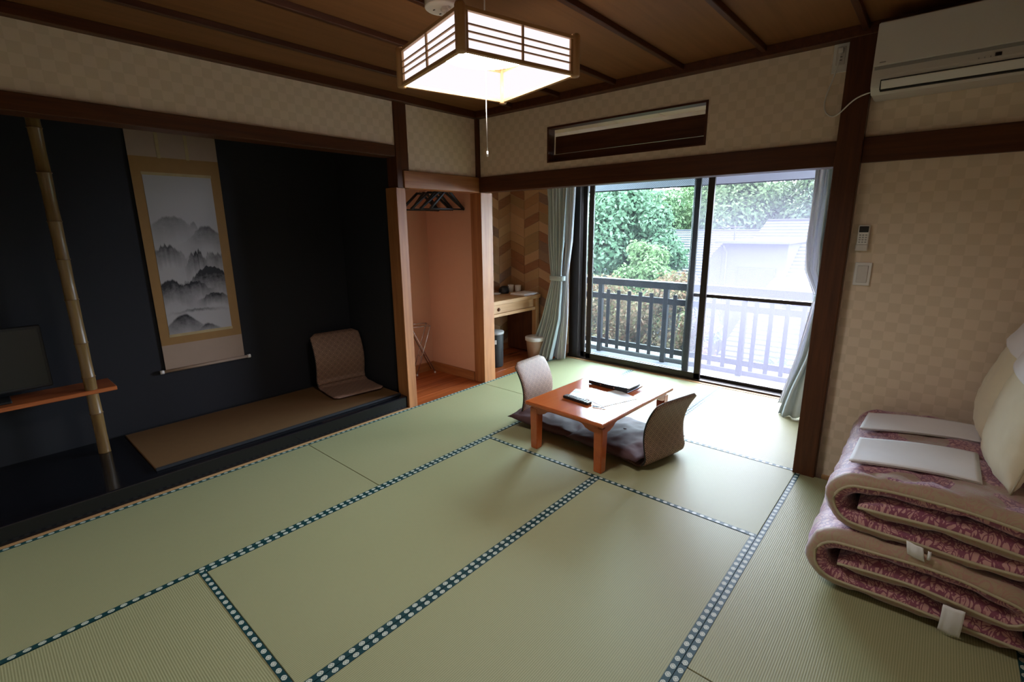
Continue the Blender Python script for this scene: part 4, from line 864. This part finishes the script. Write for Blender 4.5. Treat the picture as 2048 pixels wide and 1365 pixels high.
bm = bmesh.new(); grid(bm, lambda u, v: (-34 + 50 * u, 23.5 + 10 * v + .8 * math.sin(u * 23), -3.5 + 7.3 * math.sin(v * PI / 2) + .5 * noise.noise(Vector((u * 20, v * 6, 0)))), 60, 14)
M['hill'] = NT('x').m
def hillm():
    t = NT('wooded_hillside'); n = t.noise(t.co(), 1.6, 6, .75); t.pbr(t.ramp(n, [(.35, (.012, .028, .010)), (.55, (.035, .060, .024)), (.7, (.055, .085, .040))]), .9, t.bump(n, 1, .4)); return t.m
M['hill'] = hillm(); st(link('ground_hillside', bm, 'hill', None, True))
st(B('ground', (-40, 4.7, -3.7), (30, 34, -3.5), 'ground'))
# neighbouring house
hs = tag(empty('neighbour_house', (-4.0, 14.0, -3.5)), 'neighbouring house with long pale tiled roofs', 'house')
def roofslab(name, x0, x1, ye, ze, yr, zr, n, m='roof', xr0=None, xr1=None):
    bm = bmesh.new(); xr0 = x0 if xr0 is None else xr0; xr1 = x1 if xr1 is None else xr1
    for k in range(n):
        a, b = k / n, (k + 1) / n; ya, yb = ye + (yr - ye) * a, ye + (yr - ye) * b; za, zb = ze + (zr - ze) * a, ze + (zr - ze) * b
        xa0, xa1 = x0 + (xr0 - x0) * a, x1 + (xr1 - x1) * a; xb0, xb1 = x0 + (xr0 - x0) * b, x1 + (xr1 - x1) * b
        dz = .045
        v = [bm.verts.new(p) for p in ((xa0, ya - .02, za + dz), (xa1, ya - .02, za + dz), (xb1, yb, zb + .012), (xb0, yb, zb + .012), (xa0, ya - .02, za), (xa1, ya - .02, za), (xb1, yb, zb - .02), (xb0, yb, zb - .02))]
        for f in ((0, 1, 2, 3), (4, 7, 6, 5), (0, 4, 5, 1), (3, 2, 6, 7), (0, 3, 7, 4), (1, 5, 6, 2)): bm.faces.new([v[q] for q in f])
    o = P(link(name, bm, m), hs); o['kind'] = 'stuff'; return o
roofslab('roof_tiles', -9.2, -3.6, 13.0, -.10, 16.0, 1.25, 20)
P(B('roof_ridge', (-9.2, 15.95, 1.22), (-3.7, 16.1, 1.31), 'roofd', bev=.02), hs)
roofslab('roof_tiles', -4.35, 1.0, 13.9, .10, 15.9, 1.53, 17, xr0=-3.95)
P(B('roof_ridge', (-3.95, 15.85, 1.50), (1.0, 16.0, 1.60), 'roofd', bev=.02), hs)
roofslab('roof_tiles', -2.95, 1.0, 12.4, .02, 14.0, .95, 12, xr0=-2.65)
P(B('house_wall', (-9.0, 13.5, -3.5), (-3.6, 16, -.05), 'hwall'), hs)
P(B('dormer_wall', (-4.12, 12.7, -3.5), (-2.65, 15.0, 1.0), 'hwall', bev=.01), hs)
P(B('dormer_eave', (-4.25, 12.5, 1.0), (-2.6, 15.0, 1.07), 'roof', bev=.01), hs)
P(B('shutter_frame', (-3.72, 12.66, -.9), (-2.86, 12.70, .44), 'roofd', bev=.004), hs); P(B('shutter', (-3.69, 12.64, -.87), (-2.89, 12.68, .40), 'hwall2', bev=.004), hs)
bm = bmesh.new(); A = [bm.verts.new(p) for p in ((-4.12, 12.72, 1.0), (-4.12, 12.72, -3.5), (-5.2, 12.72, -3.5), (-5.0, 12.72, -.9), (-4.35, 12.72, .75))]; Bv = [bm.verts.new(v.co + Vector((0, .25, 0))) for v in A]
bm.faces.new(A); bm.faces.new(Bv[::-1])
for k in range(5): bm.faces.new((A[k], A[(k + 1) % 5], Bv[(k + 1) % 5], Bv[k]))
bmesh.ops.recalc_face_normals(bm, faces=bm.faces); P(link('gable_wall', bm, 'hwall'), hs)
bm = bmesh.new(); tube(bm, [(-3.98, 12.6, -3.4), (-3.98, 12.6, .8), (-4.05, 12.55, .95)], .022, 8); P(link('downpipe', bm, 'hwall', None, True), hs)
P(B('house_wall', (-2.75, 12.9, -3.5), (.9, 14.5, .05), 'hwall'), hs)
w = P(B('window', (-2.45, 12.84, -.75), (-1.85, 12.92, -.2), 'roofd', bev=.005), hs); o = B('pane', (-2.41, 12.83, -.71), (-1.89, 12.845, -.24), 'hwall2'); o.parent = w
roofslab('lower_roof_tiles', -3.4, .9, 9.1, -2.1, 12.55, -.62, 20)
roofslab('porch_roof_tiles', -1.9, .9, 11.5, -.62, 12.9, .0, 8)
an = tag(empty('tv_antenna', (-3.95, 13.0, 1.07)), 'thin television antenna on the neighbouring roof', 'antenna')
bm = bmesh.new(); tube(bm, [(-3.95, 13, .9), (-3.95, 13, 1.42)], .022, 6); P(link('mast', bm, 'hwall', None, True), an)
bm = bmesh.new(); tube(bm, [(-4.35, 13, 1.38), (-3.75, 13, 1.40)], .014, 6)
for q in range(6): tube(bm, [(-4.32 + q * .1, 12.85, 1.38), (-4.32 + q * .1, 13.15, 1.38)], .008, 5)
P(link('aerial_arm', bm, 'hwall', None, True), an)
